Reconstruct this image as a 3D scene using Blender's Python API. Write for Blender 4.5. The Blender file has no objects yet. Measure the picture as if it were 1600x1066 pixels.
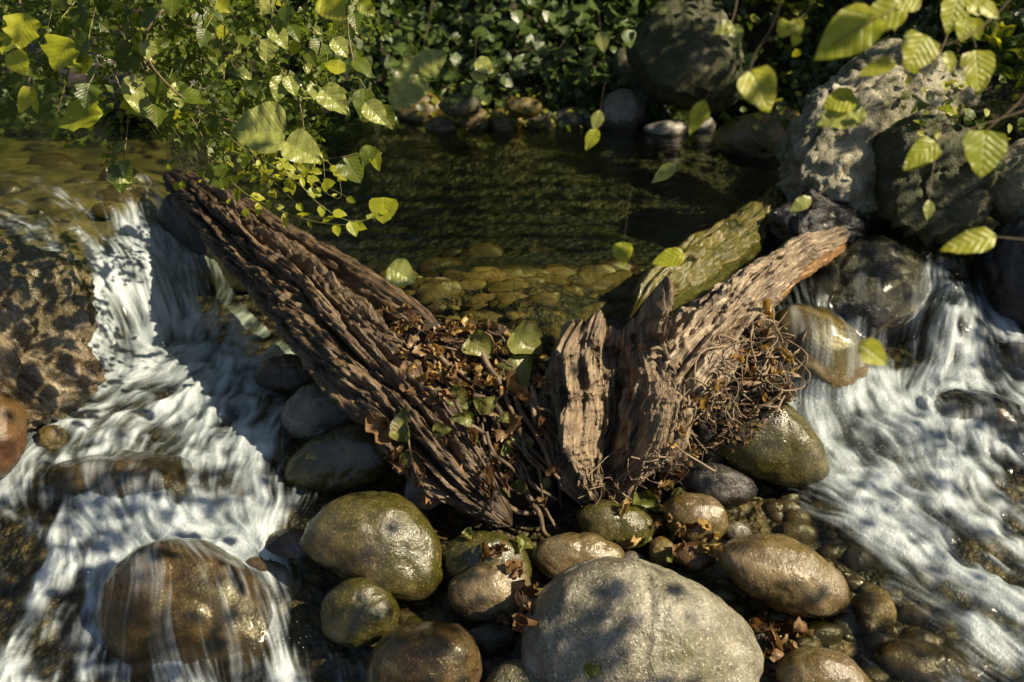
import bpy, math, random
import numpy as np
from mathutils import Vector, Matrix
from mathutils.bvhtree import BVHTree

random.seed(11)
rng = np.random.default_rng(11)
S = bpy.context.scene
COL = S.collection

# ------------------------------------------------------------------ camera
CAM = np.array([0.0, 0.0, 1.9])
PITCH = math.radians(30)
F = 1386.0
UP = np.array([0, math.sin(PITCH), math.cos(PITCH)])
FWD = np.array([0, math.cos(PITCH), -math.sin(PITCH)])
RT = np.array([1.0, 0, 0])
cd = bpy.data.cameras.new('camera')
cam = bpy.data.objects.new('camera', cd)
COL.objects.link(cam)
cam.location = CAM
cam.rotation_euler = (math.pi / 2 - PITCH, 0, 0)
cd.sensor_width = 36
cd.lens = 36 * F / 1600
cd.clip_start = 0.05
cd.clip_end = 200
cd.dof.use_dof = True
cd.dof.focus_distance = 2.45
cd.dof.aperture_fstop = 2.6
S.camera = cam

# ------------------------------------------------------------------ light
SUN = Vector((0.74, -0.24, 0.70)).normalized()
elev = math.asin(SUN.z)
az = math.atan2(SUN.x, SUN.y)
W = bpy.data.worlds.new('World')
S.world = W
W.use_nodes = True
wn = W.node_tree
for n in list(wn.nodes):
    wn.nodes.remove(n)
sky = wn.nodes.new('ShaderNodeTexSky')
sky.sky_type = 'NISHITA'
sky.sun_disc = False
sky.sun_elevation = elev
sky.sun_rotation = az
bg = wn.nodes.new('ShaderNodeBackground')
bg.inputs[1].default_value = 0.052
wo = wn.nodes.new('ShaderNodeOutputWorld')
wn.links.new(sky.outputs[0], bg.inputs[0])
wn.links.new(bg.outputs[0], wo.inputs[0])
sd = bpy.data.lights.new('sun', 'SUN')
sd.energy = 5.0
sd.angle = math.radians(0.5)
sd.color = (1.0, 0.86, 0.62)
sun = bpy.data.objects.new('sun', sd)
COL.objects.link(sun)
sun.rotation_euler = SUN.to_track_quat('Z', 'Y').to_euler()
S.view_settings.view_transform = 'Standard'
S.view_settings.look = 'None'
S.view_settings.gamma = 1
S.view_settings.exposure = 0.95
S.view_settings.use_curve_mapping = False
S.render.engine = 'CYCLES'
S.cycles.use_denoising = True
S.cycles.max_bounces = 10
S.cycles.transparent_max_bounces = 16
S.cycles.diffuse_bounces = 3
S.cycles.glossy_bounces = 3
S.cycles.sample_clamp_indirect = 4
S.cycles.caustics_reflective = False
S.cycles.caustics_refractive = False


# ------------------------------------------------------------------ geometry helpers
def ray(px, py):
    return FWD + RT * ((px - 800) / F) + UP * ((533 - py) / F)


def Pz(px, py, z):
    r = ray(px, py)
    return CAM + r * ((z - CAM[2]) / r[2])


def Pd(px, py, d):
    return CAM + ray(px, py) * d


def depth(p):
    return float(np.dot(np.asarray(p) - CAM, FWD))


def _h(ix, iy, iz, seed):
    n = (ix.astype(np.int64) * 374761393 + iy.astype(np.int64) * 668265263 + iz.astype(np.int64) * 2147483647 + seed * 974634777) & 0xFFFFFFFF
    n = ((n ^ (n >> 13)) * 1274126177) & 0xFFFFFFFF
    n = ((n ^ (n >> 16)) * 2246822519) & 0xFFFFFFFF
    n = n ^ (n >> 15)
    return (n & 0xFFFFFF) / 16777216.0


def vn(p, seed=0):
    """value noise in [-1,1], p is (N,3)"""
    i = np.floor(p).astype(np.int64)
    f = p - i
    f = f * f * (3 - 2 * f)
    x, y, z = i[:, 0], i[:, 1], i[:, 2]
    fx, fy, fz = f[:, 0], f[:, 1], f[:, 2]
    r = 0
    for dx in (0, 1):
        wx = fx if dx else 1 - fx
        for dy in (0, 1):
            wy = fy if dy else 1 - fy
            for dz in (0, 1):
                wz = fz if dz else 1 - fz
                r = r + wx * wy * wz * _h(x + dx, y + dy, z + dz, seed)
    return r * 2 - 1


def vn2(x, y, seed=0):
    xi = np.floor(x).astype(np.int64); yi = np.floor(y).astype(np.int64)
    fx = x - xi; fy = y - yi
    fx = fx * fx * (3 - 2 * fx); fy = fy * fy * (3 - 2 * fy)
    z = np.zeros_like(xi)
    a = _h(xi, yi, z, seed); b = _h(xi + 1, yi, z, seed)
    c = _h(xi, yi + 1, z, seed); d = _h(xi + 1, yi + 1, z, seed)
    return (a * (1 - fx) * (1 - fy) + b * fx * (1 - fy) + c * (1 - fx) * fy + d * fx * fy) * 2 - 1


def fbm(p, octv=4, seed=0, gain=0.5):
    r = 0; a = 1
    for k in range(octv):
        r = r + a * vn(p * (2.03 ** k) + 17.3 * k, seed + k)
        a *= gain
    return r


def ridged(p, octv=4, seed=0, gain=0.5):
    r = 0; a = 1
    for k in range(octv):
        r = r + a * (1 - 2 * np.abs(vn(p * (2.03 ** k) + 9.1 * k, seed + k)))
        a *= gain
    return r


def smooth(a, b, x):
    t = np.clip((x - a) / (b - a), 0, 1)
    return t * t * (3 - 2 * t)


def mesh_np(name, V, Fc, mat, smooth_shade=True, attrs=None, uv=None):
    V = np.asarray(V, dtype=np.float32)
    Fc = np.asarray(Fc, dtype=np.int32)
    k = Fc.shape[1]
    me = bpy.data.meshes.new(name)
    me.vertices.add(len(V)); me.vertices.foreach_set('co', V.ravel())
    me.loops.add(Fc.size); me.loops.foreach_set('vertex_index', Fc.ravel())
    me.polygons.add(len(Fc))
    me.polygons.foreach_set('loop_start', np.arange(0, Fc.size, k, dtype=np.int32))
    me.polygons.foreach_set('loop_total', np.full(len(Fc), k, dtype=np.int32))
    me.polygons.foreach_set('use_smooth', np.full(len(Fc), smooth_shade, dtype=bool))
    me.update(calc_edges=True)
    if attrs:
        for n_, a_ in attrs.items():
            at = me.attributes.new(n_, 'FLOAT', 'POINT')
            at.data.foreach_set('value', np.asarray(a_, dtype=np.float32).ravel())
    if uv is not None:
        l = me.uv_layers.new(name='UVMap')
        l.data.foreach_set('uv', np.asarray(uv, dtype=np.float32)[Fc.ravel()].ravel())
    if mat:
        me.materials.append(mat)
    return me


def grid_faces(n, m, wrap=False):
    i = np.arange(n - 1)[:, None]
    j = np.arange(m if wrap else m - 1)[None, :]
    j2 = (j + 1) % m
    return np.stack([i * m + j + 0 * i, i * m + j2, (i + 1) * m + j2, (i + 1) * m + j], -1).reshape(-1, 4)


def add(name, me, parent=None):
    o = bpy.data.objects.new(name, me)
    COL.objects.link(o)
    if parent:
        o.parent = parent
        o.location = -parent.location
    return o


def tag(o, label=None, cat=None, group=None, kind=None):
    if label: o['label'] = label
    if cat: o['category'] = cat
    if group: o['group'] = group
    if kind: o['kind'] = kind
    return o


def thing(name, loc, label, cat, group=None):
    o = bpy.data.objects.new(name, None)
    COL.objects.link(o)
    o.location = Vector(loc)
    o.empty_display_size = 0.05
    return tag(o, label, cat, group)


def spline(pts, n):
    """Catmull-Rom through rows of pts"""
    pts = np.asarray(pts, float)
    m = len(pts)
    t = np.linspace(0, m - 1, n)
    i = np.clip(np.floor(t).astype(int), 0, m - 2)
    u = (t - i)[:, None]
    p0 = pts[np.clip(i - 1, 0, m - 1)]; p1 = pts[i]; p2 = pts[i + 1]; p3 = pts[np.clip(i + 2, 0, m - 1)]
    return 0.5 * ((2 * p1) + (-p0 + p2) * u + (2 * p0 - 5 * p1 + 4 * p2 - p3) * u ** 2 + (-p0 + 3 * p1 - 3 * p2 + p3) * u ** 3)


def tube_geo(pts, r0, r1, n=None, sides=6, wob=0.0, seed=0):
    pts = np.asarray(pts, float)
    if n is None: n = max(4, 4 * len(pts))
    c = spline(pts, n)
    if wob:
        s = np.arange(n)[:, None] * 0.35
        c = c + wob * np.stack([vn(np.c_[s, s * 0 + k * 7.7, s * 0 + seed], 5 + k) for k in range(3)], 1)
    T = np.gradient(c, axis=0)
    T /= np.linalg.norm(T, axis=1)[:, None] + 1e-9
    ref = np.array([0.31, 0.2, 0.93])
    A = np.cross(T, ref); A /= np.linalg.norm(A, axis=1)[:, None] + 1e-9
    B = np.cross(T, A)
    r = np.linspace(r0, r1, n)[:, None, None]
    a = np.linspace(0, 2 * np.pi, sides, endpoint=False)[None, :, None]
    V = c[:, None, :] + r * (np.cos(a) * A[:, None, :] + np.sin(a) * B[:, None, :])
    return V.reshape(-1, 3), grid_faces(n, sides, True)


def join_geo(lst):
    Vs, Fs, o = [], [], 0
    for v, f in lst:
        Vs.append(v); Fs.append(f + o); o += len(v)
    return np.concatenate(Vs), np.concatenate(Fs)


_ico = {}
def ico(sub):
    if sub not in _ico:
        import bmesh
        bm = bmesh.new()
        bmesh.ops.create_icosphere(bm, subdivisions=sub, radius=1)
        bm.verts.ensure_lookup_table()
        v = np.array([x.co[:] for x in bm.verts])
        f = np.array([[q.index for q in p.verts] for p in bm.faces])
        bm.free()
        _ico[sub] = (v, f)
    return _ico[sub]


# ------------------------------------------------------------------ materials
class NT:
    def __init__(s, name):
        s.m = bpy.data.materials.new(name)
        s.m.use_nodes = True
        s.t = s.m.node_tree
        for n in list(s.t.nodes): s.t.nodes.remove(n)
        s.out = s.t.nodes.new('ShaderNodeOutputMaterial')

    def n(s, typ, props=None, **ins):
        nd = s.t.nodes.new('ShaderNode' + typ)
        if props:
            for k, v in props.items(): setattr(nd, k, v)
        for k, v in ins.items():
            key = int(k[1:]) if k[0] == '_' and k[1:].isdigit() else k.replace('_', ' ')
            s.set(nd.inputs[key], v)
        return nd

    def set(s, inp, v):
        if hasattr(v, 'outputs'): v = v.outputs[0]
        if isinstance(v, bpy.types.NodeSocket): s.t.links.new(v, inp)
        elif isinstance(v, (tuple, list)) and len(v) == 3 and inp.type == 'RGBA': inp.default_value = (*v, 1)
        else: inp.default_value = v

    def math(s, op, a, b=0.5, c=None, clamp=False):
        nd = s.n('Math', {'operation': op, 'use_clamp': clamp}, _0=a, _1=b)
        if c is not None: s.set(nd.inputs[2], c)
        return nd.outputs[0]

    def ramp(s, v, lo, hi, a=0.0, b=1.0):
        nd = s.n('MapRange', {'interpolation_type': 'SMOOTHSTEP'}, _0=v, _1=lo, _2=hi, _3=a, _4=b)
        return nd.outputs[0]

    def mix(s, f, a, b, bt='MIX'):
        nd = s.t.nodes.new('ShaderNodeMix')
        nd.data_type = 'RGBA'; nd.blend_type = bt
        s.set(nd.inputs[0], f); s.set(nd.inputs[6], a); s.set(nd.inputs[7], b)
        return nd.outputs[2]

    def noise(s, vec, scale, detail=5, rough=0.55, dist=0.0):
        nd = s.n('TexNoise', None, Vector=vec, Scale=scale, Detail=detail, Roughness=rough, Distortion=dist)
        return nd.outputs[0]

    def surf(s, sh):
        s.t.links.new(sh.outputs[0] if hasattr(sh, 'outputs') else sh, s.out.inputs[0])


def rock_mat(name, c1, c2, moss=(0.06, 0.065, 0.012), moss_amt=0.4, rough=(0.25, 0.6), speck=0.5, scale=1.0, bump=0.5, veins=0.0, wet=0.0):
    q = NT(name)
    geo = q.n('NewGeometry')
    oi = q.n('ObjectInfo')
    off = q.n('VectorMath', {'operation': 'ADD'})
    q.t.links.new(geo.outputs['Position'], off.inputs[0])
    q.t.links.new(q.n('CombineXYZ', None, X=q.math('MULTIPLY', oi.outputs['Random'], 31.0)).outputs[0], off.inputs[1])
    P = off.outputs[0]
    n1 = q.noise(P, 6.5 * scale, 8, 0.68, 0.8)
    n2 = q.noise(P, 24 * scale, 6, 0.65)
    n3 = q.noise(P, 130 * scale, 4, 0.7)
    n4 = q.noise(P, 2.2 * scale, 3, 0.5, 0.6)
    col = q.mix(q.ramp(n1, 0.38, 0.62), c1, c2)
    col = q.mix(q.ramp(n2, 0.35, 0.7, 0, 0.55), col, tuple(x * 0.45 for x in c1))
    col = q.mix(q.ramp(q.noise(P, 3.4 * scale, 9, 0.78, 0.3), 0.5, 0.6, 0, 0.55), col, tuple(x * 0.45 for x in c1))
    mm = q.math('MULTIPLY', q.ramp(n4, 0.62 - 0.35 * moss_amt, 0.72 - 0.25 * moss_amt), q.ramp(n2, 0.3, 0.6, 0.45, 1.0))
    mm = q.math('MULTIPLY', mm, min(1.0, moss_amt * 1.6))
    col = q.mix(mm, col, moss)
    sp = q.ramp(n3, 0.56, 0.7, 0, speck)
    col = q.mix(sp, col, tuple(min(1, x * 2.0) for x in c2))
    sp2 = q.ramp(n3, 0.44, 0.3, 0, speck * 1.2)
    col = q.mix(sp2, col, tuple(x * 0.2 for x in c1))
    if veins:
        wv = q.n('TexWave', {'bands_direction': 'DIAGONAL'}, Vector=P, Scale=1.3, Distortion=9.0, Detail=3, Detail_Scale=1.2)
        col = q.mix(q.ramp(wv.outputs[1], 0.93, 0.99, 0, veins), col, tuple(min(1, x * 1.8) for x in c2))
    wat = q.math('ADD', q.n('Attribute', {'attribute_name': 'above_water'}).outputs['Fac'], q.math('MULTIPLY', q.math('SUBTRACT', n1, 0.5), 0.14))
    wet_line = q.ramp(wat, 0.045, 0.015)
    col = q.mix(q.math('MULTIPLY', wet_line, 0.6), col, (0.02, 0.017, 0.008))
    r = q.ramp(q.noise(P, 11 * scale, 4, 0.6), 0.35, 0.65, rough[0], rough[1])
    r = q.math('MULTIPLY', r, q.ramp(wet_line, 0.0, 1.0, 1.0, 0.3))
    h = q.math('ADD', q.math('MULTIPLY', n2, 0.6), q.math('MULTIPLY', n3, 0.22))
    vo = q.n('TexVoronoi', None, Vector=P, Scale=70 * scale)
    h = q.math('ADD', h, q.math('MULTIPLY', q.ramp(vo.outputs[0], 0.0, 0.35), 0.12))
    b = q.n('Bump', None, Strength=bump, Distance=0.02, Height=h)
    pr = q.n('BsdfPrincipled', None, Base_Color=col, Roughness=r, Normal=b.outputs[0])
    if wet:
        wm = q.math('MULTIPLY', q.ramp(q.noise(P, 6 * scale, 3, 0.5), 0.4, 0.6), wet)
        b3 = q.n('Bump', None, Strength=0.35, Distance=0.02, Height=q.math('ADD', n2, q.math('MULTIPLY', n3, 0.25)))
        q.set(pr.inputs['Coat Weight'], wm); q.set(pr.inputs['Coat Roughness'], 0.16); q.set(pr.inputs['Coat Normal'], b3.outputs[0])
    q.surf(pr)
    return q.m


M = {}
M['olive'] = rock_mat('wet_olive_stone', (0.065, 0.048, 0.016), (0.15, 0.118, 0.05), (0.04, 0.038, 0.004), 0.8, (0.12, 0.42), 0.7, wet=.9)
M['tan'] = rock_mat('tan_stone', (0.095, 0.064, 0.026), (0.20, 0.155, 0.085), (0.085, 0.06, 0.008), 0.5, (0.12, 0.45), 0.6, veins=0.3, wet=.7)
M['pale'] = rock_mat('pale_grey_stone', (0.15, 0.135, 0.09), (0.30, 0.28, 0.21), (0.065, 0.065, 0.012), 0.5, (0.2, 0.6), 0.9, bump=0.9, wet=.5)
M['grey'] = rock_mat('grey_stone', (0.15, 0.13, 0.10), (0.27, 0.245, 0.20), (0.07, 0.065, 0.02), 0.3, (0.18, 0.5), 0.6, wet=.4)
M['brown'] = rock_mat('wet_brown_stone', (0.06, 0.036, 0.02), (0.14, 0.095, 0.055), (0.05, 0.045, 0.008), 0.35, (0.07, 0.3), 0.6, wet=.8)
M['rust'] = rock_mat('rust_stone', (0.075, 0.035, 0.016), (0.14, 0.075, 0.035), (0.10, 0.07, 0.02), 0.3, (0.15, 0.45), 0.4)
M['dark'] = rock_mat('dark_wet_stone', (0.035, 0.032, 0.03), (0.075, 0.068, 0.06), (0.03, 0.035, 0.010), 0.4, (0.08, 0.4), 0.4, bump=0.7)
M['craggy'] = rock_mat('craggy_lichen_stone', (0.21, 0.19, 0.12), (0.44, 0.41, 0.30), (0.06, 0.062, 0.018), 0.5, (0.4, 0.8), 0.6, bump=1.0)
M['black'] = rock_mat('black_wet_stone', (0.010, 0.009, 0.009), (0.028, 0.026, 0.026), (0.012, 0.013, 0.005), 0.3, (0.05, 0.3), 0.3, bump=.9)
M['mossy'] = rock_mat('moss_covered_stone', (0.06, 0.056, 0.03), (0.12, 0.11, 0.065), (0.03, 0.036, 0.006), 0.9, (0.5, 0.9), 0.5, bump=1.0)
M['algae'] = rock_mat('golden_algae_stone', (0.10, 0.068, 0.02), (0.18, 0.13, 0.04), (0.11, 0.075, 0.006), 0.8, (0.12, 0.5), 0.6, bump=0.9, wet=.5)
M['outcrop'] = rock_mat('outcrop_stone', (0.07, 0.045, 0.018), (0.26, 0.21, 0.13), (0.06, 0.05, 0.006), 0.75, (0.08, 0.4), 0.65, bump=1.0, wet=.8)


def bed_mat():
    q = NT('stream_bed_gravel')
    geo = q.n('NewGeometry'); P = geo.outputs['Position']
    vo = q.n('TexVoronoi', None, Vector=P, Scale=22.0, Randomness=1.0)
    vo2 = q.n('TexVoronoi', None, Vector=P, Scale=60.0)
    n = q.noise(P, 6, 5)
    c = q.mix(vo.outputs['Color'], (0.05, 0.04, 0.022), (0.15, 0.11, 0.055))
    c = q.mix(q.ramp(n, 0.4, 0.65), c, (0.05, 0.045, 0.02))
    c = q.mix(q.ramp(vo.outputs[0], 0.35, 0.75), c, (0.02, 0.016, 0.01))
    sl = q.n('Attribute', {'attribute_name': 'silt'}).outputs['Fac']
    c = q.mix(sl, c, q.mix(q.ramp(n, .35, .65), (0.010, 0.013, 0.006), (0.028, 0.030, 0.013)))  # bed colour darkened for the light that deep pool water would absorb
    h = q.math('SUBTRACT', 1.0, q.math('ADD', q.math('MULTIPLY', vo.outputs[0], 1.0), q.math('MULTIPLY', vo2.outputs[0], 0.4)))
    b = q.n('Bump', None, Strength=0.9, Distance=0.03, Height=h)
    q.surf(q.n('BsdfPrincipled', None, Base_Color=c, Roughness=0.55, Normal=b.outputs[0]))
    return q.m


def soil_mat():
    q = NT('dark_forest_soil')
    P = q.n('NewGeometry').outputs['Position']
    n = q.noise(P, 9, 7, 0.65); n2 = q.noise(P, 60, 4, 0.7)
    c = q.mix(q.ramp(n, 0.35, 0.65), (0.018, 0.013, 0.008), (0.05, 0.036, 0.02))
    c = q.mix(q.ramp(n2, 0.55, 0.75, 0, 0.6), c, (0.11, 0.075, 0.035))
    h = q.math('ADD', n, q.math('MULTIPLY', n2, 0.5))
    b = q.n('Bump', None, Strength=1.0, Distance=0.05, Height=h)
    q.surf(q.n('BsdfPrincipled', None, Base_Color=c, Roughness=0.8, Normal=b.outputs[0]))
    return q.m


def wood_mat(name, c1, c2, c3, rough=(0.45, 0.8), bump=0.6):
    """uses UV: u = metres along the grain, v = metres across"""
    q = NT(name)
    uv = q.n('UVMap').outputs[0]
    P = q.n('NewGeometry').outputs['Position']
    mp = q.n('Mapping', None, Vector=uv, Scale=(9, 120, 1))
    g1 = q.noise(mp.outputs[0], 1.0, 5, 0.6, 0.8)
    mp2 = q.n('Mapping', None, Vector=uv, Scale=(22, 420, 1))
    g2 = q.noise(mp2.outputs[0], 1.0, 3, 0.6, 0.3)
    n = q.noise(P, 7, 6, 0.6, 0.5)
    n3 = q.noise(P, 40, 5, 0.65)
    c = q.mix(q.ramp(n, 0.36, 0.64), c1, c2)
    c = q.mix(q.ramp(g1, 0.42, 0.68), c, c3)
    c = q.mix(q.ramp(g2, 0.52, 0.35, 0, 0.55), c, tuple(x * 0.3 for x in c1))
    c = q.mix(q.ramp(n3, 0.56, 0.72, 0, 0.6), c, tuple(x * 0.35 for x in c1))
    h = q.math('ADD', q.math('MULTIPLY', g1, 0.8), q.math('MULTIPLY', g2, 0.5))
    h = q.math('ADD', h, q.math('MULTIPLY', n3, 0.4))
    b = q.n('Bump', None, Strength=bump, Distance=0.015, Height=h)
    r = q.ramp(n, 0.3, 0.7, rough[0], rough[1])
    q.surf(q.n('BsdfPrincipled', None, Base_Color=c, Roughness=r, Normal=b.outputs[0]))
    return q.m


def plain_mat(name, c1, c2, rough=0.6, scale=30, bump=0.4, transl=0.0):
    q = NT(name)
    P = q.n('NewGeometry').outputs['Position']
    oi = q.n('ObjectInfo')
    n = q.noise(P, scale, 5, 0.6)
    c = q.mix(q.ramp(n, 0.35, 0.65), c1, c2)
    c = q.mix(q.math('MULTIPLY', oi.outputs['Random'], 0.5), c, tuple(x * 0.5 for x in c1))
    b = q.n('Bump', None, Strength=bump, Distance=0.01, Height=n)
    p = q.n('BsdfPrincipled', None, Base_Color=c, Roughness=rough, Normal=b.outputs[0])
    if transl:
        t = q.n('BsdfTranslucent', None, Color=c)
        q.surf(q.n('MixShader', None, _0=transl, _1=p.outputs[0], _2=t.outputs[0]))
    else:
        q.surf(p)
    return q.m


def leaf_mat(name, ca, cb, tr, vein=(0.2, 0.24, 0.08), rough=0.38, transl=0.5, spots=0.0, spotc=(0.16, 0.08, 0.02)):
    """UV: x across -1..1 mapped 0..1, y along 0..1"""
    q = NT(name)
    uv = q.n('UVMap').outputs[0]
    sx = q.n('SeparateXYZ', None, Vector=uv)
    oi = q.n('ObjectInfo')
    geo = q.n('NewGeometry')
    rnd = q.math('FRACT', q.math('ADD', oi.outputs['Random'], q.math('MULTIPLY', geo.outputs['Random Per Island'], 1.0)))
    u = q.math('ABSOLUTE', q.math('SUBTRACT', sx.outputs[0], 0.5))
    mid = q.ramp(u, 0.03, 0.008)
    sv = q.math('SUBTRACT', sx.outputs[1], q.math('MULTIPLY', u, 0.85))
    sv = q.math('ABSOLUTE', q.math('SUBTRACT', q.math('FRACT', q.math('MULTIPLY', sv, 6.5)), 0.5))
    side = q.ramp(sv, 0.07, 0.02)
    vv = q.math('MAXIMUM', mid, q.math('MULTIPLY', side, 0.7))
    n = q.noise(geo.outputs['Position'], 45, 4, 0.6)
    c = q.mix(rnd, ca, cb)
    c = q.mix(q.ramp(q.noise(geo.outputs['Position'], 7, 2), .45, .65), c, cb)
    c = q.mix(q.ramp(n, 0.4, 0.7, 0, 0.4), c, tuple(x * 0.55 for x in ca))
    if spots:
        c = q.mix(q.ramp(q.noise(geo.outputs['Position'], 28, 3), 0.58, 0.66, 0, spots), c, spotc)
    ct = q.mix(rnd, tr, tuple(x * 0.75 for x in tr))
    ct = q.mix(q.math('MULTIPLY', vv, 0.5), ct, tuple(x * 0.5 for x in tr))
    c = q.mix(q.math('MULTIPLY', vv, 0.3), c, vein)
    hh = q.math('ADD', q.math('MULTIPLY', q.ramp(sv, 0.0, 0.25), 0.6), q.math('MULTIPLY', q.ramp(u, 0, 0.06), 0.6))
    b = q.n('Bump', None, Strength=0.28, Distance=0.004, Height=hh)
    p = q.n('BsdfPrincipled', None, Base_Color=c, Roughness=rough, Normal=b.outputs[0])
    t = q.n('BsdfTranslucent', None, Color=ct)
    q.surf(q.n('MixShader', None, _0=transl, _1=p.outputs[0], _2=t.outputs[0]))
    return q.m


M['bed'] = bed_mat()
M['soil'] = soil_mat()
M['shelf'] = plain_mat('green_algae_bed', (0.05, 0.048, 0.014), (0.19, 0.165, 0.055), 0.5, 9, 0.8)
M['silt'] = plain_mat('dark_green_silt', (0.012, 0.014, 0.005), (0.035, 0.034, 0.012), 0.7, 9, 0.6)  # dark bed colour standing in for light lost in deep water
M['log'] = wood_mat('rotten_brown_wood', (0.04, 0.026, 0.015), (0.105, 0.068, 0.037), (0.20, 0.138, 0.078), (0.3, 0.7), bump=.9)
M['stump'] = wood_mat('weathered_stump_wood', (0.085, 0.058, 0.034), (0.19, 0.135, 0.083), (0.33, 0.245, 0.155), (0.35, 0.75), bump=1.0)
M['palewood'] = wood_mat('pale_bare_wood', (0.075, 0.05, 0.03), (0.22, 0.16, 0.10), (0.46, 0.37, 0.26), (0.25, 0.6), bump=1.0)
M['orange'] = wood_mat('orange_wet_wood', (0.10, 0.05, 0.02), (0.20, 0.10, 0.035), (0.32, 0.19, 0.07), (0.15, 0.4))
M['mosslog'] = wood_mat('algae_covered_wood', (0.05, 0.05, 0.012), (0.12, 0.10, 0.02), (0.16, 0.13, 0.035), (0.08, 0.3))
M['root'] = plain_mat('root_skin', (0.15, 0.10, 0.06), (0.30, 0.22, 0.14), 0.6)
M['stick'] = plain_mat('driftwood_bark', (0.07, 0.045, 0.025), (0.18, 0.12, 0.07), 0.6)
M['stem'] = plain_mat('green_stem', (0.10, 0.12, 0.03), (0.22, 0.20, 0.07), 0.5)
M['twig'] = plain_mat('brown_twig', (0.10, 0.07, 0.035), (0.18, 0.13, 0.06), 0.6)
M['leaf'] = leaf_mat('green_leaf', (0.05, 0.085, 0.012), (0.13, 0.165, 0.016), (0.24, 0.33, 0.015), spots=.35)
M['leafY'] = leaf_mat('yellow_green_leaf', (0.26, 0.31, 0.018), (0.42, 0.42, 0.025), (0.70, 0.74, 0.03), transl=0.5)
M['leafP'] = leaf_mat('pale_leaf', (0.22, 0.26, 0.06), (0.32, 0.34, 0.09), (0.32, 0.38, 0.05), transl=0.35, rough=0.3)  # paler yellow-green leaf colour
M['ivy'] = leaf_mat('ivy_leaf', (0.05, 0.09, 0.022), (0.09, 0.13, 0.03), (0.10, 0.16, 0.016), rough=0.33, transl=0.35)
M['deadA'] = leaf_mat('dead_brown_leaf', (0.13, 0.07, 0.03), (0.30, 0.19, 0.10), (0.25, 0.13, 0.04), vein=(0.3, 0.2, 0.1), transl=0.3, rough=0.35)
M['deadB'] = leaf_mat('dead_ochre_leaf', (0.36, 0.22, 0.06), (0.48, 0.34, 0.13), (0.5, 0.3, 0.05), vein=(0.35, 0.25, 0.1), transl=0.35, rough=0.4)
M['deadG'] = leaf_mat('fading_green_leaf', (0.13, 0.15, 0.035), (0.22, 0.22, 0.06), (0.24, 0.28, 0.03), transl=0.4, spots=0.7)


def schlick(q, b):
    geo = q.n('NewGeometry')
    d = q.n('VectorMath', {'operation': 'DOT_PRODUCT'})
    q.t.links.new(b.outputs[0], d.inputs[0]); q.t.links.new(geo.outputs['Incoming'], d.inputs[1])
    c = q.math('ABSOLUTE', d.outputs['Value'])
    k = q.math('POWER', q.math('SUBTRACT', 1.0, c, clamp=True), 5.0)
    return q.math('ADD', q.math('MULTIPLY', k, 0.98), 0.02, clamp=True)


def water_mat():
    q = NT('stream_water')
    geo = q.n('NewGeometry'); P = geo.outputs['Position']
    foam = q.n('Attribute', {'attribute_name': 'foam'}).outputs['Fac']
    n1 = q.noise(P, 16, 5, 0.6, 0.6); n2 = q.noise(P, 85, 3, 0.6); n3 = q.noise(P, 260, 2, 0.6)
    h = q.math('ADD', q.math('MULTIPLY', n1, 0.55), q.math('MULTIPLY', n2, 0.16))
    b = q.n('Bump', None, Strength=0.35, Distance=0.02, Height=h)
    g = q.n('BsdfGlossy', None, Color=(1, 1, 1), Roughness=0.05, Normal=b.outputs[0])
    t = q.n('BsdfTransparent', None, Color=(0.80, 0.80, 0.66))
    fr = schlick(q, b)
    clear = q.n('MixShader', None, _0=fr, _1=t.outputs[0], _2=g.outputs[0])
    b2 = q.n('Bump', None, Strength=0.5, Distance=0.01, Height=q.math('ADD', n2, q.math('MULTIPLY', n3, 0.5)))
    fc = q.mix(q.n('Attribute', {'attribute_name': 'streak'}).outputs['Fac'], (0.12, 0.17, 0.20), (0.76, 0.85, 0.90))
    fp = q.n('BsdfPrincipled', None, Base_Color=fc, Roughness=0.22, Normal=b2.outputs[0])
    ft = q.n('BsdfTranslucent', None, Color=(0.75, 0.83, 0.84))
    fs = q.n('MixShader', None, _0=0.3, _1=fp.outputs[0], _2=ft.outputs[0])
    f = q.math('MULTIPLY', foam, q.ramp(n3, 0.2, 0.6, 0.75, 1.0))
    q.surf(q.n('MixShader', None, _0=f, _1=clear.outputs[0], _2=fs.outputs[0]))
    return q.m


def pool_mat():
    q = NT('still_pool_water')
    P = q.n('NewGeometry').outputs['Position']
    mp = q.n('Mapping', None, Vector=P, Scale=(1.0, 2.2, 1.0), Rotation=(0, 0, 0.12))
    n1 = q.noise(mp.outputs[0], 5, 4, 0.55, 0.8); n2 = q.noise(mp.outputs[0], 26, 4, 0.6, 0.4)
    h = q.math('ADD', q.math('MULTIPLY', n1, 0.5), q.math('MULTIPLY', n2, 0.10))
    b = q.n('Bump', None, Strength=0.34, Distance=0.05, Height=h)
    g = q.n('BsdfGlossy', None, Color=(1, 1, 1), Roughness=0.04, Normal=b.outputs[0])
    t = q.n('BsdfTransparent', None, Color=(0.60, 0.63, 0.43))
    fr = schlick(q, b)
    q.surf(q.n('MixShader', None, _0=fr, _1=t.outputs[0], _2=g.outputs[0]))
    return q.m


def spray_mat():
    q = NT('water_droplets')
    q.surf(q.n('BsdfPrincipled', None, Base_Color=(0.8, 0.85, 0.87), Roughness=0.1))
    return q.m


M['spray'] = spray_mat()
M['water'] = water_mat()
M['pool'] = pool_mat()


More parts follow.
